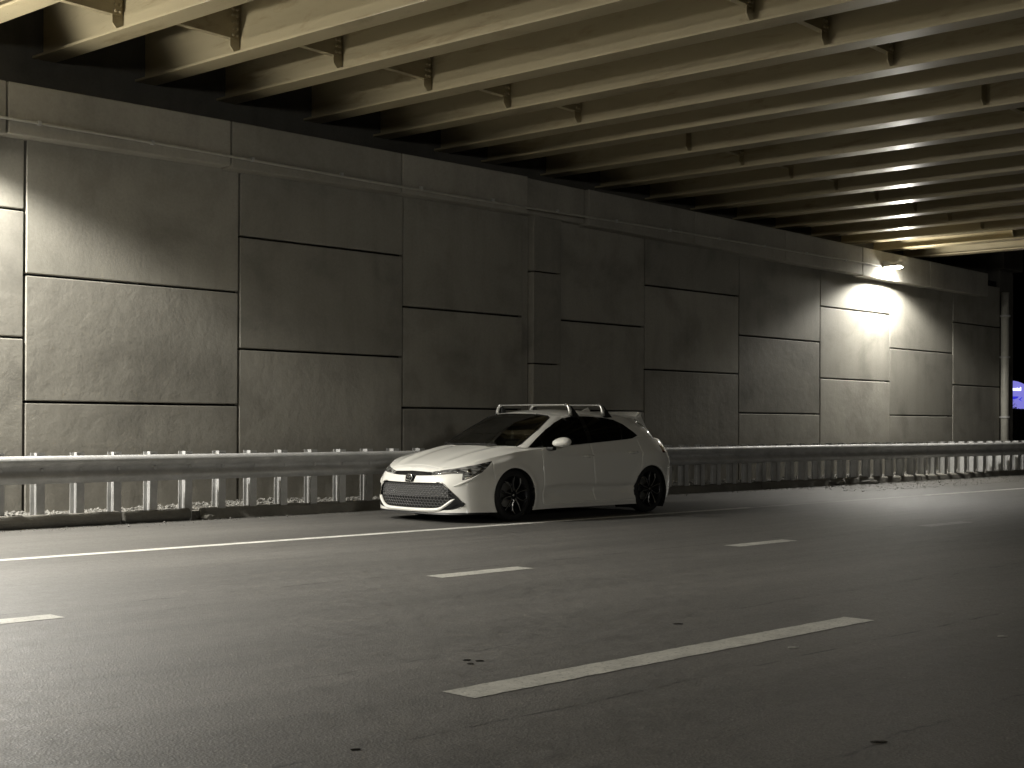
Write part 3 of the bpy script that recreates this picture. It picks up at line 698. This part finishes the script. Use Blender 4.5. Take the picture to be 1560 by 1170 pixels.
df = body & (Sc > seam_s(SEAM[1])) & (Sc < seam_s(SEAM[2])) & (Zc > .195) & (Zc < .97)
dr = body & (Sc > seam_s(SEAM[2])) & (Sc < seam_s(SEAM[3])) & (Zc > .195)
tl = body & (Sc > 4.50) & (Sc < 5.25) & (Zc > .80) & (Zc < .90)
bump_r = body & (Sc > 4.55) & (Zc < .60) & (Xc > 2.9)
hatch = body & (Xc > 3.30) & (Zc >= .60) & ~tl
rest = body & ~bump_f & ~df & ~dr & ~tl & ~bump_r & ~hatch
emit_mesh('body_shell', X, Y, Z, rest, M['body'])
emit_mesh('front_bumper', X, Y, Z, bump_f, M['body'])
for nm, kk in (('front_door', df), ('rear_door', dr)):
    for sg in (-1, 1): emit_mesh(nm, X, Y, Z, kk, M['body'], sides=(sg,))
emit_mesh('rear_bumper', X, Y, Z, bump_r, M['body']); emit_mesh('hatch', X, Y, Z, hatch, M['body'])
for sg in (-1, 1): emit_mesh('tail_light', X, Y, Z, tl, M['red'], sides=(sg,))
emit_mesh('nose_band', X, Y, Z, inBD & keep, M['gloss_black'])
M['hl_glass'] = None
def hlm():
    m = NT('headlight_cover'); m.b.inputs['Base Color'].default_value = (.09, .09, .088, 1); m.b.inputs['Roughness'].default_value = .08; m.b.inputs['Coat Weight'].default_value = 1
    m.b.inputs['Metallic'].default_value = .2
    n = m.noise(m.coord('Object', (6, 6, 22)), 2.2, 2, .4); r = m.ramp(n, 'Fac', [(.38, (.02, .02, .02)), (.5, (.13, .13, .125)), (.62, (.30, .30, .29))]); m.l.new(r.outputs[0], m.b.inputs['Base Color'])
    return m.mat
M['hl_glass'] = hlm()
def P3(u, z, off=0.0):
    """point on the body side at signed arc length u and height z, pushed out by off"""
    s = abs(u); sg = 1 if u >= 0 else -1
    def E(s_, z_):
        a, b = side_zr(s_); v = np.clip((z_-a)/(b-a), 0, 1); return np.array([float(t) for t in side_eval(s_, v)])
    p = E(s, z); q1 = E(s+.01, z)-E(max(s-.01, 0), z); q2 = E(s, z+.01)-E(s, z-.01); n = np.cross(q2, q1); n = n/max(1e-9, np.linalg.norm(n))
    if n[0] > .3 or (n[1] < 0): n = -n if n[1] < 0 else n
    if s < .6 and n[0] > 0: n = -n
    p = p+n*off; return Vector((p[0], p[1]*sg, p[2]))
def patch(b, poly, off, th, sg=-1, mi=0):   # thin shaped tile that follows the body surface
    n = len(poly); o = [P3(sg*u, z, off+th) for u, z in poly]; i_ = [P3(sg*u, z, off) for u, z in poly]
    b.add(o+i_, [tuple(range(n)), tuple(range(2*n-1, n-1, -1))]+[(k, (k+1) % n, n+(k+1) % n, n+k) for k in range(n)], mi)
for sg in (1, -1):
    o = emit_mesh('headlight', X, Y, Z, inHL & keep, M['hl_glass'], sides=(sg,))
    b = MB(); b.tube([P3(sg*u, z, .004) for u, z in [(.36,.572),(.48,.583),(.61,.592),(.74,.598)]], .006, 6); b.build('light_strip', M['chrome'], o, smooth=True)
    b = MB(); b.tube([P3(sg*u, z, .003) for u, z in [(.80,.535),(.87,.552),(.93,.585),(.985,.625),(1.0,.655)]], .008, 6); b.build('light_strip', M['chrome'], o, smooth=True)
    b = MB(); c = P3(sg*.835, .622, -.01); d = (P3(sg*.835, .622, .03)-c).normalized(); b.tube([c, c+d*.014, c+d*.018], [.026, .026, .018], 14); b.build('projector', M['chrome'], o, smooth=True)
    # bright brow under the lamp, part of the bumper skin
    b = MB(); pts = [(.675,.443),(.74,.463),(.80,.487),(.87,.520),(.94,.556),(1.01,.600)]
    b.tube([P3(sg*u, z, .004) for u, z in pts], [.004,.010,.013,.013,.010,.004], 8, r2=None); b.build('bumper_crease', M['body'], smooth=True, parent=car)
# --- grille ----------------------------------------------------------
gl = empty('grille', (0, 0, 0), parent=car)
n = 40; b = MB(); us = np.linspace(-.83, .83, n+1)
def gtop(u): return float(np.interp(abs(u), [0,.47,.535,.62,.83], [.480,.482,.472,.405,.225]))+.006
def gbot(u): return float(np.interp(abs(u), [0,.50,.66,.80,.83], [.146,.148,.162,.198,.21]))-.004
vs = []
for u in us:
    for k in range(9): z = gbot(u)+(max(gtop(u), gbot(u)+.01)-gbot(u))*k/8; vs.append(P3(u, z, -.045))
b.add(vs, [(i*9+k, (i+1)*9+k, (i+1)*9+k+1, i*9+k+1) for i in range(n) for k in range(8)]); b.build('grille_back', M['black'], gl, smooth=True)
# return faces between skin and back
b = MB(); loop = [(u, gtop(u)-.006) for u in np.linspace(0, .815, 30)]+[(u, gbot(u)+.004) for u in np.linspace(.815, 0, 30)]
for sg in (1, -1):
    o1 = [P3(sg*u, z, .0) for u, z in loop]; o2 = [P3(sg*u, z, -.05) for u, z in loop]; m_ = len(loop)
    b.add(o1+o2, [(k, k+1, m_+k+1, m_+k) for k in range(m_-1)])
b.build('grille_surround', M['gloss_black'], gl, smooth=False)
def hexmesh(zlo, zhi, cw, ch, r_, name, mat, off, ulim):
    b = MB(); rows = int((zhi-zlo)/ch)+1
    for j in range(rows):
        z = zlo+ch*(j+.5)
        for i in range(-40, 41):
            u = cw*(i+(.5 if j % 2 else 0))
            if abs(u) > ulim(z)-.02 or z > min(gtop(u)-.02, zhi): continue
            hx = [(u+cw*.5, z-ch*.28), (u+cw*.5, z+ch*.28), (u, z+ch*.62), (u-cw*.5, z+ch*.28)]
            pts = [P3(a, c_, off) for a, c_ in hx]; b.tube(pts, r_, 4, caps=False)
    b.build(name, mat, gl)
lim = lambda z: float(np.interp(z, [.15, .25, .30, .47], [.52, .62, .68, .53]))
hexmesh(.172, .315, .050, .034, .0042, 'lower_mesh', M['mesh'], -.020, lim)
hexmesh(.300, .475, .050, .026, .0042, 'upper_mesh', M['mesh'], -.018, lim)
# grey shutter panel behind the upper mesh
b = MB(); un = np.linspace(-.60, .60, 31); vs = []
for u in un:
    for z in (.305, .35, .40, .445): vs.append(P3(u, min(z, gtop(u)-.02), -.028))
b.add(vs, [(i*4+k, (i+1)*4+k, (i+1)*4+k+1, i*4+k+1) for i in range(30) for k in range(3)]); b.build('shutter_panel', plain('shutter_grey', (.11, .11, .108), .4), gl, smooth=True)
# white lower lip that turns up at both ends
path = [(.690,.292),(.64,.262),(.57,.215),(.50,.175),(.42,.158),(.25,.152),(0,.150)]
path = path+[(-a, z) for a, z in reversed(path[:-1])]
b = MB(); pts = cr([(a, z) for a, z in path], 6); hw_ = [.004+.0155*min(1, (1-abs(2*i/(len(pts)-1)-1))*6) for i in range(len(pts))]
rings = []
for (a, z), h in zip(pts, hw_): rings.append([P3(a, z-h, -.012), P3(a, z-h, .012), P3(a, z, .020), P3(a, z+h, .010), P3(a, z+h, -.012)])
vs = [p for R in rings for p in R]; b.add(vs, [(i*5+j, (i+1)*5+j, (i+1)*5+(j+1) % 5, i*5+(j+1) % 5) for i in range(len(pts)-1) for j in range(5)]+[(0,1,2,3,4), tuple((len(pts)-1)*5+j for j in range(5))])
b.build('bumper_lip', M['body'], car, smooth=False, bevel=.004)
# thin bright frame that runs up the grille opening
for sg in (1, -1):
    b = MB(); b.tube([P3(sg*u, z, .002) for u, z in [(.44,.484),(.52,.480),(.56,.462),(.63,.402),(.72,.318),(.81,.236),(.80,.206),(.72,.182)]], .0045, 6); b.build('grille_frame', M['chrome'], gl, smooth=True)
# black splitter under the nose
b = MB(); uu = np.linspace(-1.1, 1.1, 41); vs = []
for u in uu: vs += [P3(u, .135, -.01), P3(u, .112, .0)+Vector((0, 0, -.022)), P3(u, .112, -.10)+Vector((.05, 0, -.02)), P3(u, .135, -.10)+Vector((.05, 0, 0))]
b.add(vs, [(i*4+k, (i+1)*4+k, (i+1)*4+(k+1) % 4, i*4+(k+1) % 4) for i in range(40) for k in range(4)]); b.build('splitter', M['black'], car)
# emblem: three interlocking rings on a dark badge
em = MB(); c0 = P3(0, .530, .012)
em.tube([c0+Vector((.012, 0, 0)), c0], .055, 24, r2=.042); eo = em.build('emblem', M['gloss_black'], car)
def ring(cy, cz, ry, rz_, r_=.005):
    b = MB(); pts = [(c0.x-.006, cy+ry*math.cos(a), c0.z+cz+rz_*math.sin(a)) for a in np.linspace(0, 2*PI, 29)]; b.tube(pts, r_, 6, caps=False); b.build('ring', M['chrome'], eo, smooth=True)
ring(0, 0, .058, .040); ring(0, .014, .036, .016, .004); ring(0, 0, .015, .036, .004)

# --- hood and top skin ------------------------------------------------
r_l = np.linspace(0, 1, 70); st = np.unique(np.concatenate([np.arange(0, 1.9, .010), np.arange(1.9, dS[-1], .03), [dS[-1]]])); st[0] = 0
S, R_ = np.meshgrid(st, r_l, indexing='ij'); X, Y, Z = top_eval(S, R_)
Xc, Yc = cell(X), cell(Y)
cowl = .03+.32*(Yc/.70)**2
hood = (Xc < cowl) & (Xc < .40)
emit_mesh('hood', X, Y, Z, hood & (Yc < .765), M['body'])
inner = (Xc > .1) & (Yc < .70) & (Xc < 3.1) & ~hood
emit_mesh('shoulder', X, Y, Z, ~(hood & (Yc < .765)) & ~inner, M['body'])
emit_mesh('cowl', X, Y, Z-.012, inner & (Xc < .45), M['black'])

# --- greenhouse --------------------------------------------------------
sg_l = np.unique(np.concatenate([np.arange(0, dG[-1], .0085), [dG[-1]]])); sg_l[0] = 0; vg = np.linspace(0, 1, 64)
S, V = np.meshgrid(sg_l, vg, indexing='ij'); SC = .42      # v scaled to about metres
gx, gy, gz = gh_eval(S, V)
def inv(x, z, lo=1.2, hi=5.3):
    m = (S > lo) & (S < hi); e = np.where(m, (gx-x)**2+(gz-z)**2, 9); k = np.argmin(e); return float(S.flat[k]), float(V.flat[k])
DLOx = [(.37,.893),(.80,.905),(1.30,.928),(1.80,.955),(2.25,.985),(2.40,1.0),(2.53,1.035),(2.44,1.09),(2.28,1.185),(2.12,1.245),(1.90,1.275),(1.60,1.288),(1.35,1.285),(1.14,1.262),(.96,1.205),(.76,1.115),(.56,1.005)]
DLO = [inv(x, z) for x, z in DLOx]; DLO = [(s_, v_*SC) for s_, v_ in DLO]
WS = [(-.02,.01*SC),(1.17,.02*SC),(1.215,.10*SC),(1.255,.55*SC),(1.285,.93*SC),(1.22,.975*SC),(.8,.985*SC),(-.02,.985*SC)]
RW = [(5.95,.22*SC),(7.3,.18*SC),(7.3,.86*SC),(5.95,.86*SC),(5.80,.60*SC)]
S2, W2, _ = snap([DLO, WS, RW], S, V*SC, .0046)
S2[0, :] = 0; S2[-1, :] = dG[-1]; W2[:, 0] = 0; W2[:, -1] = SC
X, Y, Z = gh_eval(S2, W2/SC); Sc, Wc = cell(S2), cell(W2); Xc, Zc = cell(X), cell(Z)
iD, iW, iR = inside(DLO, Sc, Wc), inside(WS, Sc, Wc), inside(RW, Sc, Wc)
allq = np.ones(Sc.shape, bool)
emit_mesh('pillars', X, Y, Z, allq & ~iD & ~iW & ~iR, M['body'])
emit_mesh('windscreen', X, Y, Z, iW, M['glass'])
emit_mesh('rear_window', X, Y, Z, iR, M['tint'])
Bx = lambda x, z, x0, lean: x > x0+lean*(z-1.1)
segs = {'front_window': iD & (Xc > .62) & (Xc < 1.44-.12*(Zc-1.1)), 'quarter_glass': iD & (Xc <= .60), 'rear_window_side': iD & (Xc > 1.52-.12*(Zc-1.1)) & (Xc < 2.17+.1*(Zc-1.1)), 'rear_quarter_glass': iD & (Xc > 2.20+.1*(Zc-1.1))}
tot = np.zeros(Sc.shape, bool)
for nm, kk in segs.items():
    tot |= kk
    for s_ in (-1, 1): emit_mesh({'rear_window_side': 'rear_door_window'}.get(nm, nm), X, Y, Z, kk, M['tint'], sides=(s_,))
for s_ in (-1, 1): emit_mesh('window_trim', X, Y+.002, Z, iD & ~tot, M['gloss_black'], sides=(s_,))
# roof
S, R_ = np.meshgrid(np.unique(np.r_[np.arange(0, dG[-1], .03), dG[-1]]), np.linspace(0, 1, 40), indexing='ij'); X, Y, Z = roof_eval(S, R_)
emit_mesh('roof', X, Y, Z, np.ones((X.shape[0]-1, X.shape[1]-1), bool), M['body'])
# rubber seal round the windscreen
b = MB()
for sg in (1, -1):
    pts = []
    for s_, w_ in WS[1:7]:
        x, y, z = gh_eval(np.array(s_), np.array(w_/SC)); pts.append((float(x)-.003, float(y)*sg, float(z)+.003))
    b.tube(pts, .006, 6)
b.build('windscreen_seal', M['black'], car)
# wipers at the base of the glass
for y0_, y1_ in ((-.42, .12), (.10, .62)):
    b = MB(); pts = []
    for t_ in np.linspace(0, 1, 8):
        yv = y0_+(y1_-y0_)*t_; pts.append((.075+.20*(yv/.7)**2+.012*t_, yv, .925+.008*t_))
    b.tube(pts, .006, 6); b.build('wiper', M['black'], car)

# --- spoiler, antenna --------------------------------------------------
b = MB(); ys = np.linspace(-.57, .57, 25); rings = []
for y in ys:
    e = abs(y)/.57; xb = 3.00-.17*e**2.5; xf = 2.50; zf = 1.305-.03*e**2; zr = 1.352-.006*e**4
    rings.append([(xf, y, zf), (xf+.2, y, zf+.018), (xb-.05, y, zr+.012), (xb, y, zr), (xb-.02, y, zr-.052-.03*e**6), (xb-.16, y, zr-.085), (xf+.10, y, zf-.05)])
vs = [p for R in rings for p in R]; m_ = 7
b.add(vs, [(i*m_+j, (i+1)*m_+j, (i+1)*m_+(j+1) % m_, i*m_+(j+1) % m_) for i in range(24) for j in range(m_)]+[tuple(range(m_)), tuple(24*m_+j for j in range(m_))])
b.build('spoiler', M['body'], car, smooth=False, bevel=.006)
for sg in (1, -1):   # winglets running down the hatch sides
    b = MB(); P = [(2.66,.60,1.27),(2.80,.575,1.30),(2.86,.58,1.20),(3.00,.545,1.08),(2.97,.56,1.07),(2.78,.60,1.18)]
    vs = [(x, sg*(y+.012), z) for x, y, z in P]+[(x, sg*(y-.025), z) for x, y, z in P]; k_ = len(P)
    b.add(vs, [tuple(range(k_)), tuple(range(2*k_-1, k_-1, -1))]+[(i, (i+1) % k_, k_+(i+1) % k_, k_+i) for i in range(k_)]); b.build('spoiler_winglet', M['body'], car, bevel=.006)
for sg in (1, -1):
    b = MB(); pts = []
    for s_, v_ in ((5.42,.80),(5.60,.62),(5.78,.45),(5.95,.28),(6.08,.12)):
        x, y, z = gh_eval(np.array(s_), np.array(v_)); pts.append((float(x)+.006, float(y)*sg+.004*sg, float(z)+.004))
    b.tube(pts, .009, 8); b.build('window_garnish', M['chrome'], car, smooth=True)  # chrome tube put in to catch the lamp's glint along the glass edge
b = MB(); b.add([(2.20,-.02,1.355),(2.20,.02,1.355),(2.40,.025,1.34),(2.40,-.025,1.34),(2.36,-.004,1.415),(2.36,.004,1.415)], [(0,3,2,1),(0,1,5,4),(1,2,5),(0,4,3),(3,4,5,2)]); b.build('antenna_fin', M['body'], car, bevel=.004)

# --- roof racks ---------------------------------------------------------
for xr_ in (1.25, 1.90):
    rk = empty('roof_rack', (xr_, 0, 0), parent=car)
    zt_ = 1.437 if xr_ < 1.5 else 1.440
    b = MB(); ys = np.linspace(-.60, .60, 21); b.tube([(0, y, zt_-.004*(y/.6)**2) for y in ys], .020, 10, r2=.010); b.build('crossbar', M['alu'], rk, smooth=True)
    for sg in (-1, 1):
        b = MB(); b.tube([(0, sg*.58, zt_-.003), (0, sg*.615, zt_-.010), (0, sg*.640, zt_-.04), (0, sg*.655, zt_-.085), (0, sg*.662, 1.295)], [.018, .021, .023, .025, .028], 10); b.build('foot', M['alu'], rk, smooth=True)
        vs = [(.022, sg*.615, zt_-.006), (.065, sg*.625, zt_-.012), (.165, sg*.685, 1.275), (.035, sg*.69, 1.27), (.022, sg*.585, zt_-.03), (.065, sg*.59, zt_-.045), (.16, sg*.60, 1.29), (.03, sg*.60, 1.29)]
        MB().hexa([vs[7], vs[6], vs[2], vs[3], vs[4], vs[5], vs[1], vs[0]]).build('foot_cover', M['black'], rk, bevel=.005)

# --- mirrors, handles ----------------------------------------------------
import bmesh as _bm
def blob(name, P, mat, parent, lv=2):
    """closed shape from an 8 corner cage, subdivided smooth"""
    me = MB().hexa(P).mesh(name); o = link(name, me, mat, parent, smooth=True); s_ = o.modifiers.new('sub', 'SUBSURF'); s_.levels = lv; s_.render_levels = lv+1; return o
for sg in (-1, 1):
    mo = empty('door_mirror', (.58, sg*.90, .93), parent=car)
    q = (lambda x, y, z: (x-.58, -y+.90, z-.93)) if sg < 0 else (lambda x, y, z: (x-.58+.08, .90+(y-.90)*.45-.90, z-.93-.015))
    blob('mirror_cap', [q(.56,.86,.875), q(.80,.87,.885), q(.86,1.12,.885), q(.68,1.15,.89), q(.57,.865,.99), q(.80,.875,1.045), q(.85,1.10,1.06), q(.69,1.12,1.02)], M['body'], mo)
    MB().box(.62-.58, .70-.58, min(sg*.82, sg*.93)-sg*.90, max(sg*.82, sg*.93)-sg*.90, -.075, -.030).build('mirror_arm', M['black'], mo, bevel=.014, seg=3)
    b = MB(); b.add([q(.82,.925,.925), q(.845,1.08,.925), q(.845,1.075,1.005), q(.82,.925,1.0)], [(0,1,2,3)]); b.build('mirror_glass', M['tint'], mo)
for sg in (-1, 1):
    for xh, zh in ((1.36, .775), (2.26, .812)):
        ho = empty('door_handle', (xh, sg*.875, zh), parent=car)
        b = MB(); b.tube([(-.10, sg*.0, -.003), (-.05, sg*.026, 0), (.05, sg*.030, .002), (.10, sg*.006, .004)], [.011, .013, .013, .010], 8); b.build('grip', M['body'], ho, smooth=True)
        b = MB(); b.tube([(-.045, sg*-.006, -.005), (.045, sg*-.004, -.003)], .020, 12); b.build('grip_recess', M['body'], ho, smooth=True)

# --- wheels ---------------------------------------------------------------
def wheel(xc, sg, zc_=.318, R=.318):
    t = empty('wheel', (xc, sg*.775, zc_), parent=car); yo = sg*.095
    prof = [(.232, .085), (.262, .094), (.292, .086), (.312, .062), (.318, .030), (.318, -.030), (.312, -.062), (.292, -.086), (.262, -.094), (.232, -.085)]
    n = 56; b = MB(); vs = [(r_*math.cos(2*PI*k/n), y, r_*math.sin(2*PI*k/n)) for k in range(n) for r_, y in prof]; m_ = len(prof)
    b.add(vs, [(k*m_+j, ((k+1) % n)*m_+j, ((k+1) % n)*m_+(j+1) % m_, k*m_+(j+1) % m_) for k in range(n) for j in range(m_)])
    b.build('tyre', M['rubber'], t, smooth=True)
    prof = [(.236, .090*sg), (.240, .080*sg), (.226, .070*sg), (.205, .0), (.20, -.08*sg), (.03, -.08*sg), (.03, -.075*sg), (.19, -.075*sg), (.198, .0), (.218, .072*sg), (.229, .088*sg)]
    b = MB(); vs = [(r_*math.cos(2*PI*k/n), y, r_*math.sin(2*PI*k/n)) for k in range(n) for r_, y in prof]; m_ = len(prof)
    b.add(vs, [(k*m_+j, ((k+1) % n)*m_+j, ((k+1) % n)*m_+(j+1) % m_, k*m_+(j+1) % m_) for k in range(n) for j in range(m_)])
    b.build('rim', M['rim'], t, smooth=True)
    MB().tube([(0, sg*.02, 0), (0, sg*.082, 0), (0, sg*.088, 0)], [.066, .060, .03], 20).build('hub', M['rim'], t, smooth=True)
    MB().tube([(0, sg*.088, 0), (0, sg*.093, 0)], .016, 12).build('hub_cap', M['rim_edge'], t, smooth=True)
    MB().tube([(0, -sg*.04, 0), (0, -sg*.02, 0)], .15, 28).build('brake_disc', M['rim_edge'], t)
    for k in range(5):
        a0_ = 2*PI*k/5+PI/2+.25; sp = MB(); ed = MB()
        for br, kink in ((-1, 0), (1, 1)):
            # a pair of arms that spread, one of them bending near the rim
            a1_ = a0_+br*.10; a2_ = a0_+br*.24+(.0 if br < 0 else .02); a3_ = a0_+br*.30+(.16 if kink else .02)
            pts = [(.050, a1_), (.13, a0_+br*.17), (.185, a2_), (.229, a3_)]
            c_ = [(r_*math.cos(a), sg*(.078-.25*(r_-.05)*(.23-r_)), r_*math.sin(a)) for r_, a in pts]
            sp.tube(c_, [.017, .012, .011, .013], 6)
            off = .008
            ed.tube([(x+off*math.cos(a+PI/2)*br, y+sg*.010, z+off*math.sin(a+PI/2)*br) for (x, y, z), (r_, a) in zip(c_, pts)], .0048, 5)
        sp.build('spoke', M['rim'], t, smooth=True); ed.build('spoke_edge', M['rim_edge'], t)
    # wheel well
    b = MB(); nn = 22; R_w = .352; yi, ye = (.50, .872)
    A = [math.radians(-38+256*k/nn) for k in range(nn+1)]
    zcc = .298 if xc < 1 else .285
    o1 = [(R_w*math.cos(a), sg*(ye-.775), zcc-zc_+R_w*math.sin(a)) for a in A]; o2 = [(x, sg*(yi-.775), z) for x, y, z in o1]
    b.add(o1+o2, [(k, k+1, nn+2+k, nn+1+k) for k in range(nn)]+[tuple(range(nn+1, 2*nn+2))]); b.build('wheel_arch_liner', M['dark'], t)
for xc in (0, 2.64):
    for sg in (-1, 1): wheel(xc, sg)

# --- underside and cabin ---------------------------------------------------
b = MB(); fl = [(-.78,.60),(-.40,.70),(-.38,.66),(.38,.66),(.40,.80),(2.24,.80),(2.26,.66),(3.02,.66),(3.10,.60),(3.28,.45)]
vs = [(x, y, .165) for x, y in fl]+[(x, -y, .165) for x, y in reversed(fl)]
vt = [(x, y, .24) for x, y, z in vs]; k_ = len(vs)
b.add(vs+vt, [tuple(range(k_)), tuple(range(2*k_-1, k_-1, -1))]+[(i, (i+1) % k_, k_+(i+1) % k_, k_+i) for i in range(k_)]); b.build('underbody', M['dark'], car)
cb = empty('interior', (0, 0, 0), parent=car)
MB().box(.30, 3.0, -.62, .62, .241, .30).build('floor', M['seat'], cb)
b = MB(); b.prism([(.18,.80),(.30,.915),(.62,.925),(.72,.90),(.74,.70),(.60,.55),(.30,.55)], 'y', -.66, .66); b.v = [(x, y, z) for x, y, z in b.v]
b = MB(); pr = [(.18,.80),(.34,.905),(.60,.918),(.70,.895),(.73,.72),(.60,.55),(.30,.55)]
b.add([(x, -.66, z) for x, z in pr]+[(x, .66, z) for x, z in pr], [tuple(range(6,-1,-1)), tuple(range(7,14))]+[(i, (i+1) % 7, 7+(i+1) % 7, 7+i) for i in range(7)]); b.build('dashboard', M['seat'], cb, bevel=.02)
b = MB(); b.box(.40, .56, -.14, .14, .92, .965); b.build('dash_screen', plain('screen_grey', (.06, .06, .055), .4), cb, bevel=.008)
for y in (-.37, .37):
    st_ = MB(); st_.box(1.15, 1.62, y-.24, y+.24, .45, .58); st_.build('seat_cushion', M['seat'], cb, bevel=.04, seg=3)
    st_ = MB(); st_.hexa([(1.55,y-.23,.55),(1.68,y-.23,.55),(1.68,y+.23,.55),(1.55,y+.23,.55),(1.76,y-.19,1.10),(1.85,y-.19,1.10),(1.85,y+.19,1.10),(1.76,y+.19,1.10)]); st_.build('seat_back', M['seat'], cb, bevel=.035, seg=3)
    st_ = MB(); st_.box(1.76, 1.85, y-.12, y+.12, 1.11, 1.26); st_.build('head_rest', M['seat'], cb, bevel=.03, seg=3)
b = MB(); b.tube([(.90+.06*math.sin(a), .37+.18*math.cos(a), .90+.17*math.sin(a)) for a in np.linspace(0, 2*PI, 25)], .015, 8, caps=False); b.tube([(.72,.37,.82),(.90,.37,.90)], .03, 8); b.build('steering_wheel', M['seat'], cb, smooth=True)
MB().box(2.60, 3.0, -.62, .62, .30, .95).build('parcel_shelf', M['seat'], cb)
b = MB(); b.box(.86, .89, -.11, .11, 1.20, 1.265); b.build('rear_view_mirror', M['black'], cb, bevel=.01)
M['orn'] = plain('white_ornament', (.55, .54, .5), .6)
b = MB(); b.tube([(.84,-.02,1.20),(.84,-.02,1.09)], .002, 4); b.tube([(.84,-.02,1.095),(.84,-.02,1.07),(.84,-.02,1.055),(.84,-.02,1.0),(.84,-.02,.985)], [.008,.020,.012,.024,.030], 10); b.build('hanging_ornament', M['orn'], cb, smooth=True)

# ------------------------------------------------------------------ night sky
w = bpy.data.worlds.new('World'); sc.world = w; w.use_nodes = True
bg = w.node_tree.nodes['Background']
sky = w.node_tree.nodes.new('ShaderNodeTexSky'); sky.sky_type = 'NISHITA'; sky.sun_disc = False; sky.sun_elevation = math.radians(-8); sky.sun_rotation = math.radians(200)
w.node_tree.links.new(sky.outputs[0], bg.inputs['Color']); bg.inputs['Strength'].default_value = .05
sc.view_settings.view_transform = 'Standard'; sc.view_settings.look = 'None'; sc.view_settings.exposure = 0.50; sc.view_settings.gamma = 1
sc.render.engine = 'CYCLES'
sc.cycles.use_denoising = True; sc.cycles.max_bounces = 10; sc.cycles.diffuse_bounces = 6; sc.cycles.glossy_bounces = 5
sc.cycles.sample_clamp_indirect = 6; sc.cycles.caustics_reflective = True; sc.cycles.caustics_refractive = False
